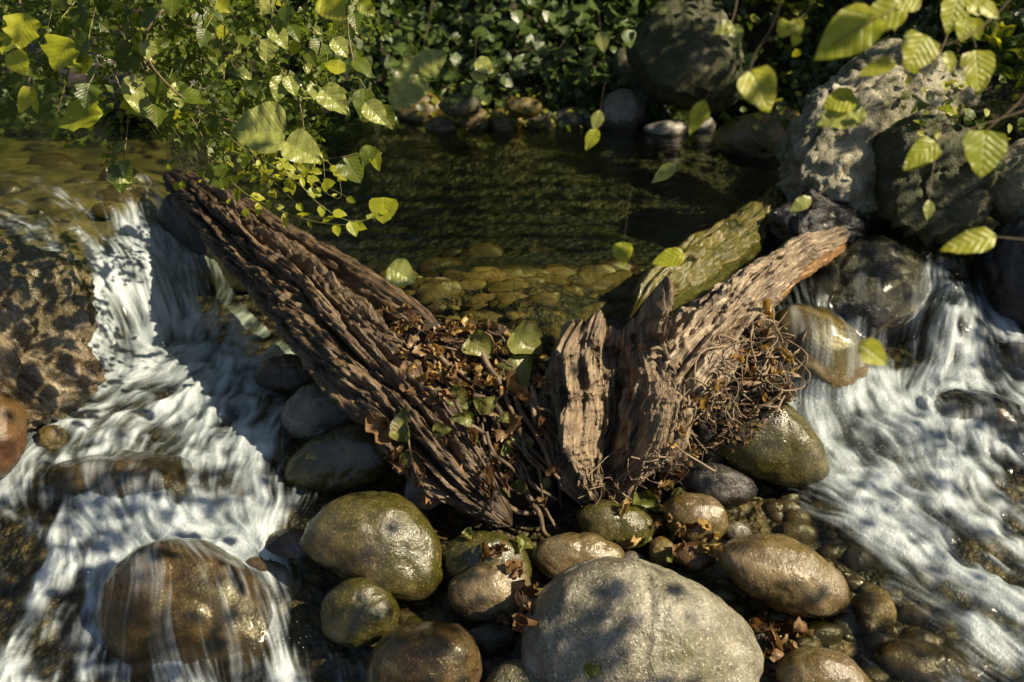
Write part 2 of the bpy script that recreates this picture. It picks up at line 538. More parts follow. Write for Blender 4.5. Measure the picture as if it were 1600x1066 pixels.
# ------------------------------------------------------------------ scattered-data interpolation
class RBF:
    def __init__(s, XY, VAL):
        s.X = np.asarray(XY, float)
        n = len(s.X)
        A = np.linalg.norm(s.X[:, None] - s.X[None], axis=2)
        K = np.zeros((n + 1, n + 1)); K[:n, :n] = -A + 0; K[:n, n] = 1; K[n, :n] = 1
        K[:n, :n] -= np.eye(n) * 0.004
        R = np.zeros((n + 1, np.asarray(VAL).shape[1])); R[:n] = VAL
        s.w = np.linalg.solve(K, R)

    def __call__(s, x, y):
        x = np.asarray(x, float).ravel(); y = np.asarray(y, float).ravel()
        out = np.empty((len(x), s.w.shape[1]))
        for k in range(0, len(x), 40000):
            d = np.sqrt((x[k:k + 40000, None] - s.X[None, :, 0]) ** 2 + (y[k:k + 40000, None] - s.X[None, :, 1]) ** 2)
            out[k:k + 40000] = -d @ s.w[:-1] + s.w[-1]
        return out


def in_poly(x, y, poly):
    c = np.zeros(x.shape, bool)
    n = len(poly); j = n - 1
    for i in range(n):
        xi, yi = poly[i]; xj, yj = poly[j]
        m = ((yi > y) != (yj > y)) & (x < (xj - xi) * (y - yi) / (yj - yi + 1e-12) + xi)
        c ^= m
        j = i
    return c


# ------------------------------------------------------------------ terrain (stream bed, banks)
POOL = 0.50
bed_ctrl = [  # px, py, z
    # under the left rapids and the foreground
    (-200, 700, .0), (-100, 900, -.08), (0, 1066, -.16), (200, 1066, -.16), (450, 1066, -.13), (0, 800, -.04), (200, 700, .03),
    (350, 700, .03), (420, 640, .04), (300, 600, .05), (400, 520, .06), (330, 480, .07), (250, 520, .06), (180, 560, .03),
    (600, 1066, -.1), (800, 1066, -.1), (1000, 1066, -.1), (1200, 1066, -.09), (1400, 1066, -.09), (1600, 1066, -.12), (1800, 1066, -.12),
    (500, 900, -.03), (640, 960, -.07), (700, 800, .0), (850, 830, .0), (1000, 820, .02), (1150, 820, .0), (1200, 960, -.06),
    (1350, 860, -.03), (1300, 780, .0), (1350, 970, -.07), (1400, 920, -.06), (1450, 830, -.04), (1600, 900, -.08), (1700, 800, .0), (1450, 680, .04), (1600, 700, .05),
    (1250, 640, .08), (1180, 560, .15), (1100, 620, .1), (1000, 700, .05), (800, 700, .05), (700, 640, .08), (600, 640, .05), (560, 560, .1),
    # upper left shelf
    (-300, 330, .42), (0, 330, .43), (100, 330, .42), (190, 320, .42), (240, 300, .40), (120, 380, .33), (200, 400, .25), (280, 400, .2), (230, 470, .12),
    (0, 230, .38), (150, 230, .36), (250, 250, .34), (-300, 230, .40), (0, 420, .3), (-300, 450, .3),
    # pool
    (350, 260, .25), (450, 300, .08), (500, 230, .0), (800, 240, -.05), (1100, 270, .0), (800, 320, .0), (600, 370, .12), (900, 390, .30), (1050, 350, .2),
    (700, 430, .36), (850, 430, .39), (980, 430, .36), (780, 480, .45), (870, 490, .46), (680, 470, .44), (1050, 440, .35), (1200, 330, .3), (1150, 300, .2),
    (800, 530, .44), (600, 470, .35),
    # right cascade
    (1250, 360, .40), (1330, 370, .42), (1450, 370, .42), (1560, 370, .42), (1330, 440, .3), (1430, 520, .12), (1500, 470, .28), (1560, 540, .15), (1700, 500, .3),
    (1250, 470, .3), (1300, 560, .15),
]
bank_ctrl = [(x, y, z) for (x, y, z) in [
    (-4, 4.9, .30), (-2.6, 4.9, .42), (-1.6, 4.95, .46), (-.8, 4.9, .46), (0, 4.85, .46), (.8, 4.9, .48), (1.5, 4.5, .5), (1.9, 4.2, .55), (2.3, 3.9, .7), (2.8, 3.5, .8), (2.6, 3.1, .6),
    (-2, 5.6, .85), (-1, 5.6, .95), (0, 5.6, 1.0), (1, 5.5, 1.05), (2, 5.2, 1.15), (3, 4.6, 1.2), (-4, 5.8, .8),
    (-4, 7.2, 2.2), (-2, 7.2, 2.4), (0, 7, 2.5), (2, 6.8, 2.6), (4, 6, 2.4), (4.5, 3.5, 1.6), (-8, 8, 2.5), (8, 8, 3.5), (0, 12, 4.0), (-9, 13, 3.5), (9, 13, 4.5), (8, 3, 2.5), (-6, 4, .5), (-8, 4, 1.0),
    (-3.5, 2.5, .5), (-5, 1, .5), (-3, .5, .0), (3.2, 1.8, .4), (3.5, .5, .3), (6, 0, 1.5), (-7, -1, 1.5), (0, -2, -.1), (-3, -3, .2), (3, -3, .2), (0, -6, 0), (9, -6, 2), (-9, -6, 2)]]
XY, VAL = [], []
for px, py, z in bed_ctrl:
    p = Pz(px, py, z); XY.append(p[:2]); VAL.append([z])
for x, y, z in bank_ctrl:
    XY.append((x, y)); VAL.append([z])
bed_rbf = RBF(XY, VAL)


def bed_z(x, y):
    z = bed_rbf(x, y)[:, 0]
    x = np.ravel(x); y = np.ravel(y)
    p = np.c_[x, y, 0 * x]
    a = smooth(5.0, 6.0, y) * 0.12 + 0.018
    return z + a * fbm(p * 3.2, 4, 3)


gx = np.concatenate([np.linspace(-60, -4, 16)[:-1], np.linspace(-4, 4, 380), np.linspace(4, 60, 16)[1:]])
gy = np.concatenate([np.linspace(-40, .6, 16)[:-1], np.geomspace(.6, 9, 380), np.linspace(9, 90, 20)[1:]])
GX, GY = np.meshgrid(gx, gy)
cz = np.clip(bed_z(np.clip(GX, -9, 9), np.clip(GY, -6, 13)), -1, 6)
far = np.hypot(np.maximum(np.abs(GX.ravel()) - 9, 0), np.maximum(np.abs(GY.ravel() - 3) - 10, 0))
cz = cz + 0.12 * np.minimum(far, 25)
inpool = in_poly(GX, GY, [tuple(Pz(a, b, .4)[:2]) for a, b in [(250, 300), (400, 380), (560, 470), (700, 560), (900, 580), (1080, 500), (1290, 360), (1290, 180), (100, 180)]]).ravel()
silt = inpool * smooth(.05, .15, POOL - cz + .06 * vn(np.c_[GX.ravel() * 4, GY.ravel() * 4, 0 * cz], 9))  # painted dimming of the pool bed, stronger with water depth
me = mesh_np('ground', np.c_[GX.ravel(), GY.ravel(), cz], grid_faces(len(gy), len(gx)), M['bed'], attrs={'silt': silt})
me.materials.append(M['soil'])
me.materials.append(M['silt'])
me.materials.append(M['shelf'])
fcen = cz.reshape(GX.shape)
mi = ((GY[:-1, :-1] > 4.85) | (fcen[:-1, :-1] > .6)).astype(np.int32).ravel()
deep = in_poly(GX[:-1, :-1], GY[:-1, :-1], [tuple(Pz(a, b, .3)[:2]) for a, b in [(330, 330), (480, 395), (600, 425), (700, 430), (850, 425), (980, 410), (1100, 420), (1260, 330), (1260, 195), (200, 195), (260, 270)]]).ravel()
shelf_ = in_poly(GX[:-1, :-1], GY[:-1, :-1], [tuple(Pz(a, b, .4)[:2]) for a, b in [(-500, 190), (260, 190), (265, 300), (200, 400), (100, 430), (-500, 430)]]).ravel()
mi[shelf_ & (mi == 0)] = 3
me.polygons.foreach_set('material_index', mi)
ground = tag(add('ground', me), kind='structure')

# ------------------------------------------------------------------ running water
# px, py, z, flow dx, dy (pixels), foam, turbulence
WC = [
    (-250, 250, .52, 5, 1, .0, .2), (0, 220, .515, 5, 1, .0, .3), (100, 250, .51, 5, 1, .06, .3), (200, 262, .505, 4, 2, .12, .3), (-250, 330, .50, 4, 2, .15, .3),
    (0, 310, .505, 5, 2, .17, .4), (60, 345, .49, 4, 2.5, .32, .4), (120, 320, .495, 4, 3, .26, .4), (170, 315, .485, 3, 3, .32, .5), (225, 300, .47, 1, 5, .3, .5), (255, 300, .46, 1, 5, .35, .5),
    (90, 385, .45, 3, 4, .5, .5), (130, 370, .45, 3, 4, .35, .5), (170, 350, .43, 3, 4, .6, .5), (220, 350, .40, 2, 5, .75, .5), (255, 360, .36, 2, 5, .6, .4), (285, 400, .30, 2, 5, .66, .35),
    (120, 430, .38, 3, 5, .75, .6), (170, 430, .34, 3, 5, .7, .6), (230, 420, .32, 2, 5, .8, .5), (290, 440, .25, 2, 5, .66, .4), (320, 465, .19, 1, 4, .58, .4),
    (150, 500, .26, 2, 5, .75, .6), (200, 500, .20, 2, 5, .6, .6), (250, 500, .18, 2, 4, .75, .6), (180, 545, .15, 1, 4, .7, .7), (230, 540, .14, 1, 3, .85, .8), (290, 520, .15, 0, 3, .7, .6),
    (340, 490, .165, -1, 2, .55, .5), (370, 468, .17, -2, 2, .6, .6), (400, 480, .16, -2, 2, .6, .6), (430, 520, .155, -3, 3, .55, .6), (390, 545, .16, -3, 3, .7, .7),
    (330, 545, .165, -3, 4, .85, .9), (280, 580, .15, -4, 3, .75, .8), (240, 600, .135, -4, 1, .45, .7), (150, 590, .13, -4, 2, .8, .8), (320, 620, .15, -3, 4, .95, 1), (380, 620, .145, -2, 4, .8, .8),
    (430, 640, .12, -1, 4, .6, .6), (250, 660, .125, -4, 3, .6, .85), (100, 640, .12, -4, 3, .8, .8), (350, 700, .11, -2, 4, .75, .8), (420, 700, .10, -1, 4, .6, .7), (180, 680, .115, -3, 4, .5, .8),
    (60, 720, .10, -2, 4, .6, .8), (130, 740, .09, -2, 4, .5, .8), (230, 740, .095, -2, 4, .48, .8), (330, 770, .085, -1, 4, .35, .6), (420, 770, .08, 1, 3, .45, .6), (-100, 740, .09, -2, 4, .4, .6),
    (0, 790, .06, -1, 4, .5, .8), (100, 815, .055, 1, 4, .8, .9), (180, 835, .05, 1, 3, .85, .9), (280, 828, .05, 2, 1, .95, 1), (350, 820, .05, 3, 1, .95, 1), (420, 790, .06, -2, 3, .6, .6), (390, 860, .02, 3, 4, .8, 1),
    (470, 800, .05, -2, 3, .3, .5), (480, 870, .0, 0, 3, .15, .5), (470, 950, -.03, 1, 4, .25, .6), (0, 860, .01, 0, 4, .3, .9), (90, 880, .0, 0, 4, .4, .9), (150, 900, -.005, -1, 5, .55, .9),
    (60, 940, -.03, -1, 5, .35, .9), (130, 960, -.05, -1, 6, .4, .8), (20, 1020, -.06, 0, 6, .35, .8), (150, 1040, -.08, 0, 6, .4, .8), (300, 1060, -.08, 0, 5, .35, .6), (420, 1020, -.05, 2, 5, .45, .6),
    (250, 900, .0, -1, 4, .42, .5), (340, 920, .0, 2, 4, .38, .5), (300, 980, -.03, 0, 5, .36, .5), (480, 1050, -.08, 2, 5, .45, .7), (540, 1060, -.08, 2, 5, .3, .6), (-200, 900, .0, 0, 4, .3, .8), (-200, 1060, -.06, 0, 5, .3, .8),
    (0, 1200, -.12, 0, 5, .3, .8), (400, 1200, -.12, 0, 5, .3, .8), (800, 1200, -.08, 0, 5, .0, .3), (1300, 1200, -.09, 3, 4, .0, .3), (1700, 1200, -.1, 3, 4, .3, .6),
    # still dark water among the foreground boulders
    (540, 890, -.005, 1, 3, .02, .2), (650, 970, -.03, 2, 1, .08, .25), (720, 985, -.03, 2, 1, .06, .25), (790, 1010, -.04, 1, 3, .05, .2), (850, 830, .03, 2, 1, .0, .1), (900, 900, .0, 2, 1, .0, .1), (780, 830, .03, 2, 1, .0, .1),
    (1180, 790, .04, 3, 1, .02, .25), (1120, 860, .01, 3, 1, .0, .2), (1150, 930, -.02, 3, 2, .02, .2), (1200, 1000, -.05, 3, 2, .02, .25), (1060, 800, .03, 2, 1, .0, .1), (700, 700, .04, 2, 1, 0, .1), (900, 700, .04, 2, 1, 0, .1), (560, 640, .1, -2, 2, .1, .2), (1050, 700, .05, 2, 1, 0, .1),
    # right cascade
    (1240, 345, .50, 3, 1, .0, .3), (1300, 372, .495, 3, 2, .08, .4), (1370, 382, .49, 3, 1, .05, .4), (1440, 385, .48, 2, 3, .1, .4), (1520, 372, .48, -2, 3, .03, .3), (1620, 372, .48, -2, 2, 0, .3),
    (1260, 410, .45, 3, 4, .15, .4), (1300, 440, .40, 3, 5, .3, .5), (1370, 440, .38, 1, 5, .12, .4), (1320, 500, .28, 1, 5, .45, .5), (1400, 500, .24, 1, 5, .15, .4),
    (1455, 420, .42, 1, 5, .5, .5), (1490, 440, .43, 0, 4, .8, .6), (1475, 480, .38, -1, 5, .75, .7), (1460, 540, .28, -1, 5, .65, .7), (1500, 520, .31, 1, 5, .6, .7), (1560, 510, .26, 4, 4, .5, .7), (1600, 560, .18, 4, 4, .5, .7),
    (1440, 600, .19, -1, 4, .7, .7), (1500, 590, .21, 1, 4, .6, .7), (1215, 500, .36, 2, 4, .15, .3), (1230, 545, .28, 2, 5, .45, .5), (1270, 540, .30, 3, 4, .2, .4), (1320, 545, .26, 3, 4, .3, .5), (1265, 600, .20, 2, 5, .6, .5), (1320, 610, .19, 2, 5, .65, .5),
    (1380, 590, .19, 2, 3, .55, .6), (1395, 550, .2, 2, 3, .45, .6), (1350, 660, .15, 3, 3, .7, .7), (1300, 670, .14, 2, 4, .8, .7), (1410, 650, .165, 3, 2, .8, .8), (1470, 635, .18, 2, 3, .9, .9), (1540, 640, .19, 4, 4, .7, .8), (1620, 650, .17, 4, 4, .5, .7),
    (1440, 700, .14, 0, 4, .75, .8), (1500, 700, .15, 1, 6, .8, .8), (1570, 700, .14, 3, 5, .75, .8), (1640, 700, .13, 4, 4, .65, .8), (1400, 720, .12, 3, 3, .75, .8), (1480, 760, .10, 1, 3, .6, .7), (1560, 760, .09, 3, 2, .55, .8), (1650, 780, .07, 3, 3, .4, .7),
    (1320, 730, .10, 4, 3, .75, .7), (1380, 780, .09, 4, 3, .85, .8), (1300, 775, .08, 4, 3, .6, .6), (1450, 830, .06, 4, 3, .85, .8), (1530, 890, .035, 4, 3, .85, .9), (1600, 940, .015, 4, 3, .8, .9), (1550, 820, .055, 4, 3, .5, .8), (1620, 850, .04, 4, 3, .35, .8),
    (1270, 800, .05, 4, 3, .2, .5), (1310, 830, .045, 4, 3, .12, .5), (1350, 830, .06, 4, 3, .6, .6), (1400, 880, .03, 4, 3, .45, .6), (1440, 900, .025, 4, 3, .55, .6), (1360, 890, .01, 4, 3, .1, .5), (1390, 930, .005, 4, 2, .65, .6), (1480, 940, .005, 4, 2, .75, .7), (1560, 990, -.01, 4, 3, .7, .7), (1620, 1030, -.02, 4, 3, .5, .7),
    (1420, 960, -.02, 4, 3, .1, .4), (1500, 990, -.02, 4, 3, .4, .5), (1330, 970, -.03, 4, 3, .02, .3), (1300, 1000, -.045, 4, 3, .02, .3), (1450, 1010, -.035, 4, 3, .12, .4), (1550, 1050, -.04, 4, 3, .4, .5), (1400, 1060, -.06, 4, 3, .05, .3), (1700, 1000, -.02, 4, 3, .4, .6), (1750, 800, .07, 4, 3, .4, .6), (1750, 600, .2, 4, 3, .3, .5),
]
XY, VAL = [], []
for px, py, z, dx, dy, fo, tu in WC:
    p = Pz(px, py, z); q = Pz(px + dx * 3, py + dy * 3, z - 0.004)
    v = q[:2] - p[:2]; v = v / (np.linalg.norm(v) + 1e-9)
    XY.append(p[:2]); VAL.append([z, v[0], v[1], fo, tu])
wr = RBF(XY, VAL)


# ------------------------------------------------------------------ rocks
ROCKS = {}


def rock(key, name, label, outline, g, mat, sub=5, craggy=0.0, lump=0.05, thick=0.8, zc=None, rot=0, group=None, seed=None, full=0.85, cat='rock', strata=None):
    seed = seed if seed is not None else (hash_s(key) % 997)
    if len(outline) == 4 and not isinstance(outline[0], (tuple, list)):
        cx, cy, rx, ry = outline
        th = np.linspace(0, 2 * np.pi, 24, endpoint=False)
        cr, sr = math.cos(math.radians(rot)), math.sin(math.radians(rot))
        X = rx * np.cos(th); Y = ry * np.sin(th)
        outl = np.c_[cx + X * cr - Y * sr, cy + X * sr + Y * cr]
    else:
        outl = np.array(outline, float)
        cx, cy = (outl.max(0) + outl.min(0)) / 2
    d = outl - [cx, cy]
    ang = np.arctan2(-d[:, 1], d[:, 0]); rad = np.hypot(d[:, 0], d[:, 1])
    o = np.argsort(ang); ang = ang[o]; rad = rad[o]
    ang3 = np.concatenate([ang - 2 * np.pi, ang, ang + 2 * np.pi]); rad3 = np.tile(rad, 3)
    tt = np.linspace(-np.pi, np.pi, 181)
    rr = np.interp(tt, ang3, rad3)
    k = np.exp(-np.linspace(-2, 2, 9) ** 2); k /= k.sum()
    rr = np.convolve(np.concatenate([rr[-5:-1], rr, rr[1:5]]), k, 'valid')
    ryp = (outl[:, 1].max() - outl[:, 1].min()) / 2
    z = zc if zc is not None else g + 0.1
    for _ in range(6):
        c = Pz(cx, cy, z); dp = depth(c)
        if zc is not None: break
        z = g + 0.62 * ryp * dp / F
    v, f = ico(sub)
    a = np.arctan2(v[:, 1], v[:, 0]); rho = np.hypot(v[:, 0], v[:, 1])
    R = np.interp(a, tt, rr) * dp / F
    rho2 = np.clip(rho, 1e-6, 1) ** full
    mr = float(rad.mean()) * dp / F
    mn = float(rad.min()) * dp / F
    th_ = max(mn * 1.05, mr * 0.75) * thick
    zz = np.sign(v[:, 2]) * np.abs(v[:, 2]) ** full * th_
    L = (R * rho2)[:, None] * v[:, :2] / np.maximum(rho, 1e-6)[:, None]
    dirn = np.c_[L, zz]
    P0 = dirn / mr
    disp = (lump + .018) * fbm(P0 * 1.1 + seed, 3, seed) + 0.010 * fbm(P0 * 5 + seed, 3, seed + 9)
    if not craggy: craggy = .17
    if craggy:
        q = P0 * 1.6 + seed
        q = q + 0.5 * np.stack([vn(P0 * 1.3 + 3 * s_, seed + s_) for s_ in range(3)], 1)
        st = vn(q * [1.0, 2.4, 1.4], seed + 3)
        terr = np.round(st * 3.0) / 3.0
        rg = np.random.default_rng(seed)
        nk = rg.normal(size=(34, 3)); nk /= np.linalg.norm(nk, axis=1)[:, None]
        un = dirn / (np.linalg.norm(dirn, axis=1)[:, None] + 1e-9)
        dn = dirn / np.array([1, 1, 1.0])
        ext = np.linalg.norm(dirn, axis=1)
        cut = np.ones(len(dirn))
        for kq in range(34):
            hk = (un @ nk[kq]).clip(1e-3)
            supp = np.percentile(dirn @ nk[kq], 99) * rg.uniform(.76, 1.0)
            cut = np.minimum(cut, supp / np.maximum(dirn @ nk[kq], 1e-4) * (dirn @ nk[kq] > 0) + 9 * (dirn @ nk[kq] <= 0))
        fc_ = 1 - (1 - cut) * min(1.0, craggy * 1.6)
        dirn = dirn * fc_[:, None] * (1 + .09 * min(1, craggy * 1.6))
        if strata:
            sa_ = math.radians(strata[0])
            al = P0[:, 0] * math.cos(sa_) + P0[:, 1] * math.sin(sa_); ac = -P0[:, 0] * math.sin(sa_) + P0[:, 1] * math.cos(sa_)
            pp_ = np.c_[al * .8, ac * 3.4, P0[:, 2] * 1.5] + .35 * np.stack([vn(P0 * 2 + 5 * s_, seed + s_) for s_ in range(3)], 1)
            disp = disp + strata[1] * (1 - 2.4 * np.abs(vn(pp_, seed + 31))) + strata[1] * .6 * ridged(pp_ * 2.3, 3, seed + 32) + strata[1] * .25 * ridged(P0 * 11, 3, seed + 33)
        ck = np.abs(vn(q * .9 + 40, seed + 21))
        disp = disp + craggy * (0.07 * ridged(q * 1.5, 4, seed + 5) + 0.10 * (terr * 0.8 + st * 0.2) + 0.035 * fbm(P0 * 9, 4, seed) - 0.16 * smooth(.10, .0, ck))
    nrm = dirn / (np.linalg.norm(dirn, axis=1)[:, None] + 1e-9)
    dirn = dirn + nrm * (disp * mr)[:, None]
    Wd = c + dirn[:, :1] * RT + dirn[:, 1:2] * UP - dirn[:, 2:3] * FWD
    base = c.copy(); base[2] = min(Wd[:, 2].min(), c[2])
    wl = Wd[:, 2] - (POOL if cy < 260 or (cy < 420 and 400 < cx < 1180) else wr(Wd[:, 0], Wd[:, 1])[:, 0])
    me = mesh_np(name, Wd - base, f, M[mat], attrs={'above_water': wl})
    ob = bpy.data.objects.new(name, me)
    COL.objects.link(ob)
    ob.location = base
    if label: tag(ob, label, cat, group)
    ROCKS[key] = dict(o=ob, V=Wd, F=f, c=c, d=dp)
    return ob


def hash_s(s):
    h = 7
    for ch in str(s): h = (h * 131 + ord(ch)) & 0xFFFFFF
    return h


rock('R7', 'boulder', 'large rounded olive boulder with a sunlit top, second largest in the foreground pile', [(470, 845), (480, 815), (500, 793), (530, 778), (575, 772), (620, 775), (655, 795), (680, 830), (692, 870), (695, 900), (688, 925), (670, 940), (640, 938), (600, 925), (560, 905), (520, 885), (485, 868)], .0, 'olive', lump=.02)
rock('R5', 'boulder', 'smooth dark olive boulder wedged under the lower end of the rotten log', [(440, 748), (450, 722), (475, 700), (510, 680), (545, 667), (585, 665), (615, 675), (630, 695), (628, 720), (610, 742), (575, 760), (540, 767), (500, 765), (460, 760)], .06, 'olive', lump=.02)
rock('R8', 'boulder', 'flat-topped tan green boulder just right of the large olive boulder', [(695, 862), (703, 845), (725, 836), (770, 832), (800, 842), (822, 865), (830, 895), (820, 920), (790, 925), (740, 910), (702, 895)], .01, 'olive', lump=.02)
rock('R9', 'boulder', 'rounded brown boulder leaning against the front of the flat-topped one', [(697, 925), (705, 908), (725, 897), (760, 885), (795, 880), (820, 890), (828, 915), (818, 945), (795, 963), (760, 970), (725, 965), (703, 948)], -.01, 'tan', lump=.02)
rock('R10', 'boulder', 'small dark wet boulder with glinting right side below the large olive boulder', [(505, 960), (510, 930), (530, 912), (560, 905), (590, 915), (612, 935), (624, 960), (615, 985), (590, 1000), (555, 1010), (525, 1000), (508, 980)], -.04, 'olive', lump=.03)
rock('R11', 'boulder', 'pitted wet brown boulder at the bottom edge with water running over it', [(570, 1066), (575, 1030), (600, 1000), (640, 982), (690, 980), (730, 992), (748, 1020), (752, 1060), (740, 1110), (660, 1130), (590, 1110)], -.08, 'brown', lump=.04)
rock('R12', 'boulder', 'very large pale grey boulder at the bottom centre, the biggest in the pile', [(812, 1020), (820, 970), (845, 930), (885, 895), (930, 877), (985, 873), (1040, 885), (1090, 912), (1135, 945), (1170, 980), (1188, 1020), (1185, 1066), (1150, 1120), (1080, 1150), (960, 1160), (870, 1130), (825, 1080)], -.09, 'pale', sub=6, lump=.02, thick=.7)
rock('R13', 'boulder', 'pale stone cut by the bottom edge left of the biggest pale boulder', [(755, 1066), (775, 1045), (815, 1036), (860, 1038), (900, 1050), (932, 1070), (930, 1110), (850, 1130), (770, 1110)], -.06, 'pale', lump=.02)
rock('R14', 'stone', 'oval grey brown stone behind the biggest pale boulder', [(830, 865), (838, 848), (865, 838), (905, 836), (950, 845), (978, 862), (970, 880), (930, 895), (885, 905), (845, 895)], .0, 'tan', lump=.02)
rock('R15', 'stone', 'mossy olive stone lying at the foot of the stump', [(903, 800), (925, 788), (965, 790), (1005, 800), (1025, 820), (1018, 845), (990, 857), (950, 850), (915, 835)], .02, 'olive', lump=.03)
rock('R16', 'stone', 'round golden brown stone with a wet highlight right of the stump foot', [(1035, 795), (1050, 780), (1085, 771), (1115, 778), (1135, 800), (1136, 825), (1115, 845), (1080, 850), (1055, 840), (1040, 818)], .02, 'tan', lump=.02)
rock('R17', 'stone', 'small square yellow stone between the stump foot stones and the pale boulder', (1034, 862, 20, 22), .0, 'algae', sub=4, full=.6)
rock('R18', 'stone', 'brown stone strewn with litter under the round golden stone', (1085, 870, 36, 24), .0, 'rust', sub=4, craggy=.4)
rock('R19', 'boulder', 'long tan boulder with shining wet end, right of the biggest pale boulder', [(1120, 870), (1128, 850), (1160, 839), (1205, 838), (1250, 850), (1290, 875), (1318, 905), (1328, 935), (1315, 955), (1285, 962), (1240, 955), (1190, 930), (1140, 905)], -.02, 'tan', lump=.015)
rock('R20', 'boulder', 'large brown green boulder between the root tangle and the right rapids', [(1098, 650), (1110, 625), (1150, 609), (1190, 610), (1230, 630), (1265, 665), (1290, 705), (1300, 740), (1280, 760), (1240, 765), (1190, 750), (1140, 720), (1105, 685)], .07, 'olive', lump=.03)
rock('R21', 'boulder', 'reddish brown boulder cut by the bottom edge, right of the pale one', [(1212, 1045), (1225, 1025), (1260, 1016), (1300, 1020), (1335, 1040), (1362, 1070), (1350, 1110), (1280, 1120), (1220, 1090)], -.08, 'tan', lump=.02)
rock('R22', 'boulder', 'low brown stone awash near the bottom right corner', (1450, 1045, 88, 38), -.13, 'brown', rot=12)
rock('R3', 'stone', 'wet brown stone with a white glint beside the left rapids under the log', [(393, 590), (405, 567), (435, 556), (470, 558), (500, 570), (505, 595), (480, 610), (440, 618), (405, 612)], .1, 'brown', lump=.03, craggy=.25)
rock('R4', 'stone', 'dry grey brown stone resting on the olive boulder under the log', [(437, 650), (445, 628), (470, 608), (510, 602), (545, 610), (570, 635), (560, 655), (520, 672), (480, 690), (450, 680)], .09, 'grey', lump=.02)
rock('R6', 'stone', 'small white grey stone between two olive boulders and the log end', [(630, 775), (640, 745), (660, 734), (680, 745), (690, 770), (682, 792), (660, 797), (640, 790)], .08, 'grey', sub=4)
rock('R1', 'boulder', 'smooth rusty boulder cut by the left edge below the wet outcrop', (-12, 680, 52, 72), .06, 'rust', zc=.22)
rock('R2', 'rock_outcrop', 'large craggy wet outcrop with algae left of the left waterfall', [(-280, 480), (-130, 420), (-20, 396), (25, 408), (62, 432), (92, 462), (118, 500), (130, 545), (104, 588), (70, 622), (28, 645), (-20, 655), (-80, 720), (-190, 680), (-270, 560)], 0, 'outcrop', sub=7, craggy=.5, zc=.30, thick=.6, full=.75, seed=5, strata=(-42, .10))
rock('R23', 'stone', 'low dark wet stone under the root tangle, half in black water', (1122, 757, 62, 34), .02, 'dark', rot=12, craggy=.3)
rock('R24', 'rock_outcrop', 'tall pale craggy rock face at the right end of the pool', [(1232, 310), (1240, 250), (1256, 200), (1272, 160), (1300, 132), (1345, 118), (1400, 115), (1435, 135), (1440, 200), (1425, 260), (1408, 320), (1378, 355), (1330, 372), (1285, 355), (1242, 335)], .45, 'craggy', sub=6, craggy=.5, full=.7, zc=.72, strata=(12, .075))
rock('R25', 'rock_outcrop', 'green mossy craggy rock right of the tall pale face', [(1395, 205), (1430, 180), (1480, 185), (1520, 230), (1535, 290), (1520, 340), (1475, 370), (1420, 370), (1390, 340), (1396, 280)], .45, 'mossy', sub=6, craggy=.6, full=.75, zc=.72, strata=(40, .05))
rock('R26', 'rock_outcrop', 'flat leaning grey slab above and behind the tall pale rock face', [(1275, 160), (1300, 110), (1345, 82), (1400, 75), (1450, 90), (1500, 115), (1520, 160), (1470, 195), (1400, 190), (1330, 180)], 0, 'craggy', craggy=.4, zc=.95, sub=6, strata=(18, .05))
rock('R27', 'boulder', 'overhanging boulder with golden algae at the far right end of the pool', [(1118, 228), (1130, 200), (1160, 182), (1210, 172), (1250, 178), (1262, 210), (1258, 245), (1230, 262), (1180, 258), (1135, 245)], .46, 'algae', craggy=.3)
rock('R28', 'boulder', 'wet round grey boulder standing at the far edge of the pool', (972, 176, 34, 38), .47, 'grey', craggy=.15)
rock('R28b', 'boulder', 'narrow dim grey rock behind the round grey boulder on the far bank', (985, 118, 26, 50), .55, 'mossy', craggy=.3, rot=-20)
rock('R29', 'boulder', 'big dark moss covered boulder on the far bank right of centre', [(985, 60), (1010, 22), (1070, 5), (1125, 25), (1160, 80), (1160, 135), (1120, 172), (1060, 170), (1010, 155), (988, 110)], 0, 'mossy', zc=.85, craggy=.35, sub=6)
rock('R30a', 'stone', 'flat grey stone at the waterline right of the round grey boulder', (1042, 204, 40, 14), .48, 'grey', sub=4)
rock('R30b', 'stone', 'small pale stone at the pool corner beside the overhanging boulder', (1098, 197, 20, 17), .48, 'grey', sub=4)
rock('R30c', 'stone', 'tiny greenish stone behind the round grey boulder', (1014, 162, 14, 15), .52, 'mossy', sub=4)
far_labels = ['broad mossy stone at the left end of the far waterline row', 'low yellow stone second from the left in the far waterline row',
              'golden algae stone under the ferns in the far waterline row', 'tall golden stone in the middle of the far waterline row',
              'rounded dim stone right of the tall golden one on the far waterline', 'long dark ledge stone on the far waterline', 'dark stone beside the round grey boulder on the far waterline',
              'mossy stone above the far waterline row below the ivy', 'leaning stone above the golden stones on the far bank']
for k, (a, b, c_, d_, mt) in enumerate([(655, 172, 36, 30, 'algae'), (690, 198, 28, 16, 'algae'), (742, 192, 30, 22, 'algae'), (790, 192, 27, 24, 'algae'), (842, 190, 30, 20, 'mossy'), (893, 188, 34, 20, 'dark'), (932, 196, 22, 14, 'dark'), (720, 165, 34, 18, 'mossy'), (815, 168, 30, 16, 'algae')]):
    rock('FR%d' % k, 'stone', far_labels[k], (a, b, c_, d_), .47 if k < 7 else .6, mt, sub=4, craggy=.4)
rock('R32', 'boulder', 'black wet boulder with water sheeting over it at the right cascade', [(1235, 470), (1250, 430), (1290, 402), (1345, 388), (1400, 385), (1440, 395), (1452, 430), (1445, 480), (1420, 525), (1350, 535), (1290, 515), (1245, 495)], .15, 'black', zc=.31, lump=.05, craggy=.4)
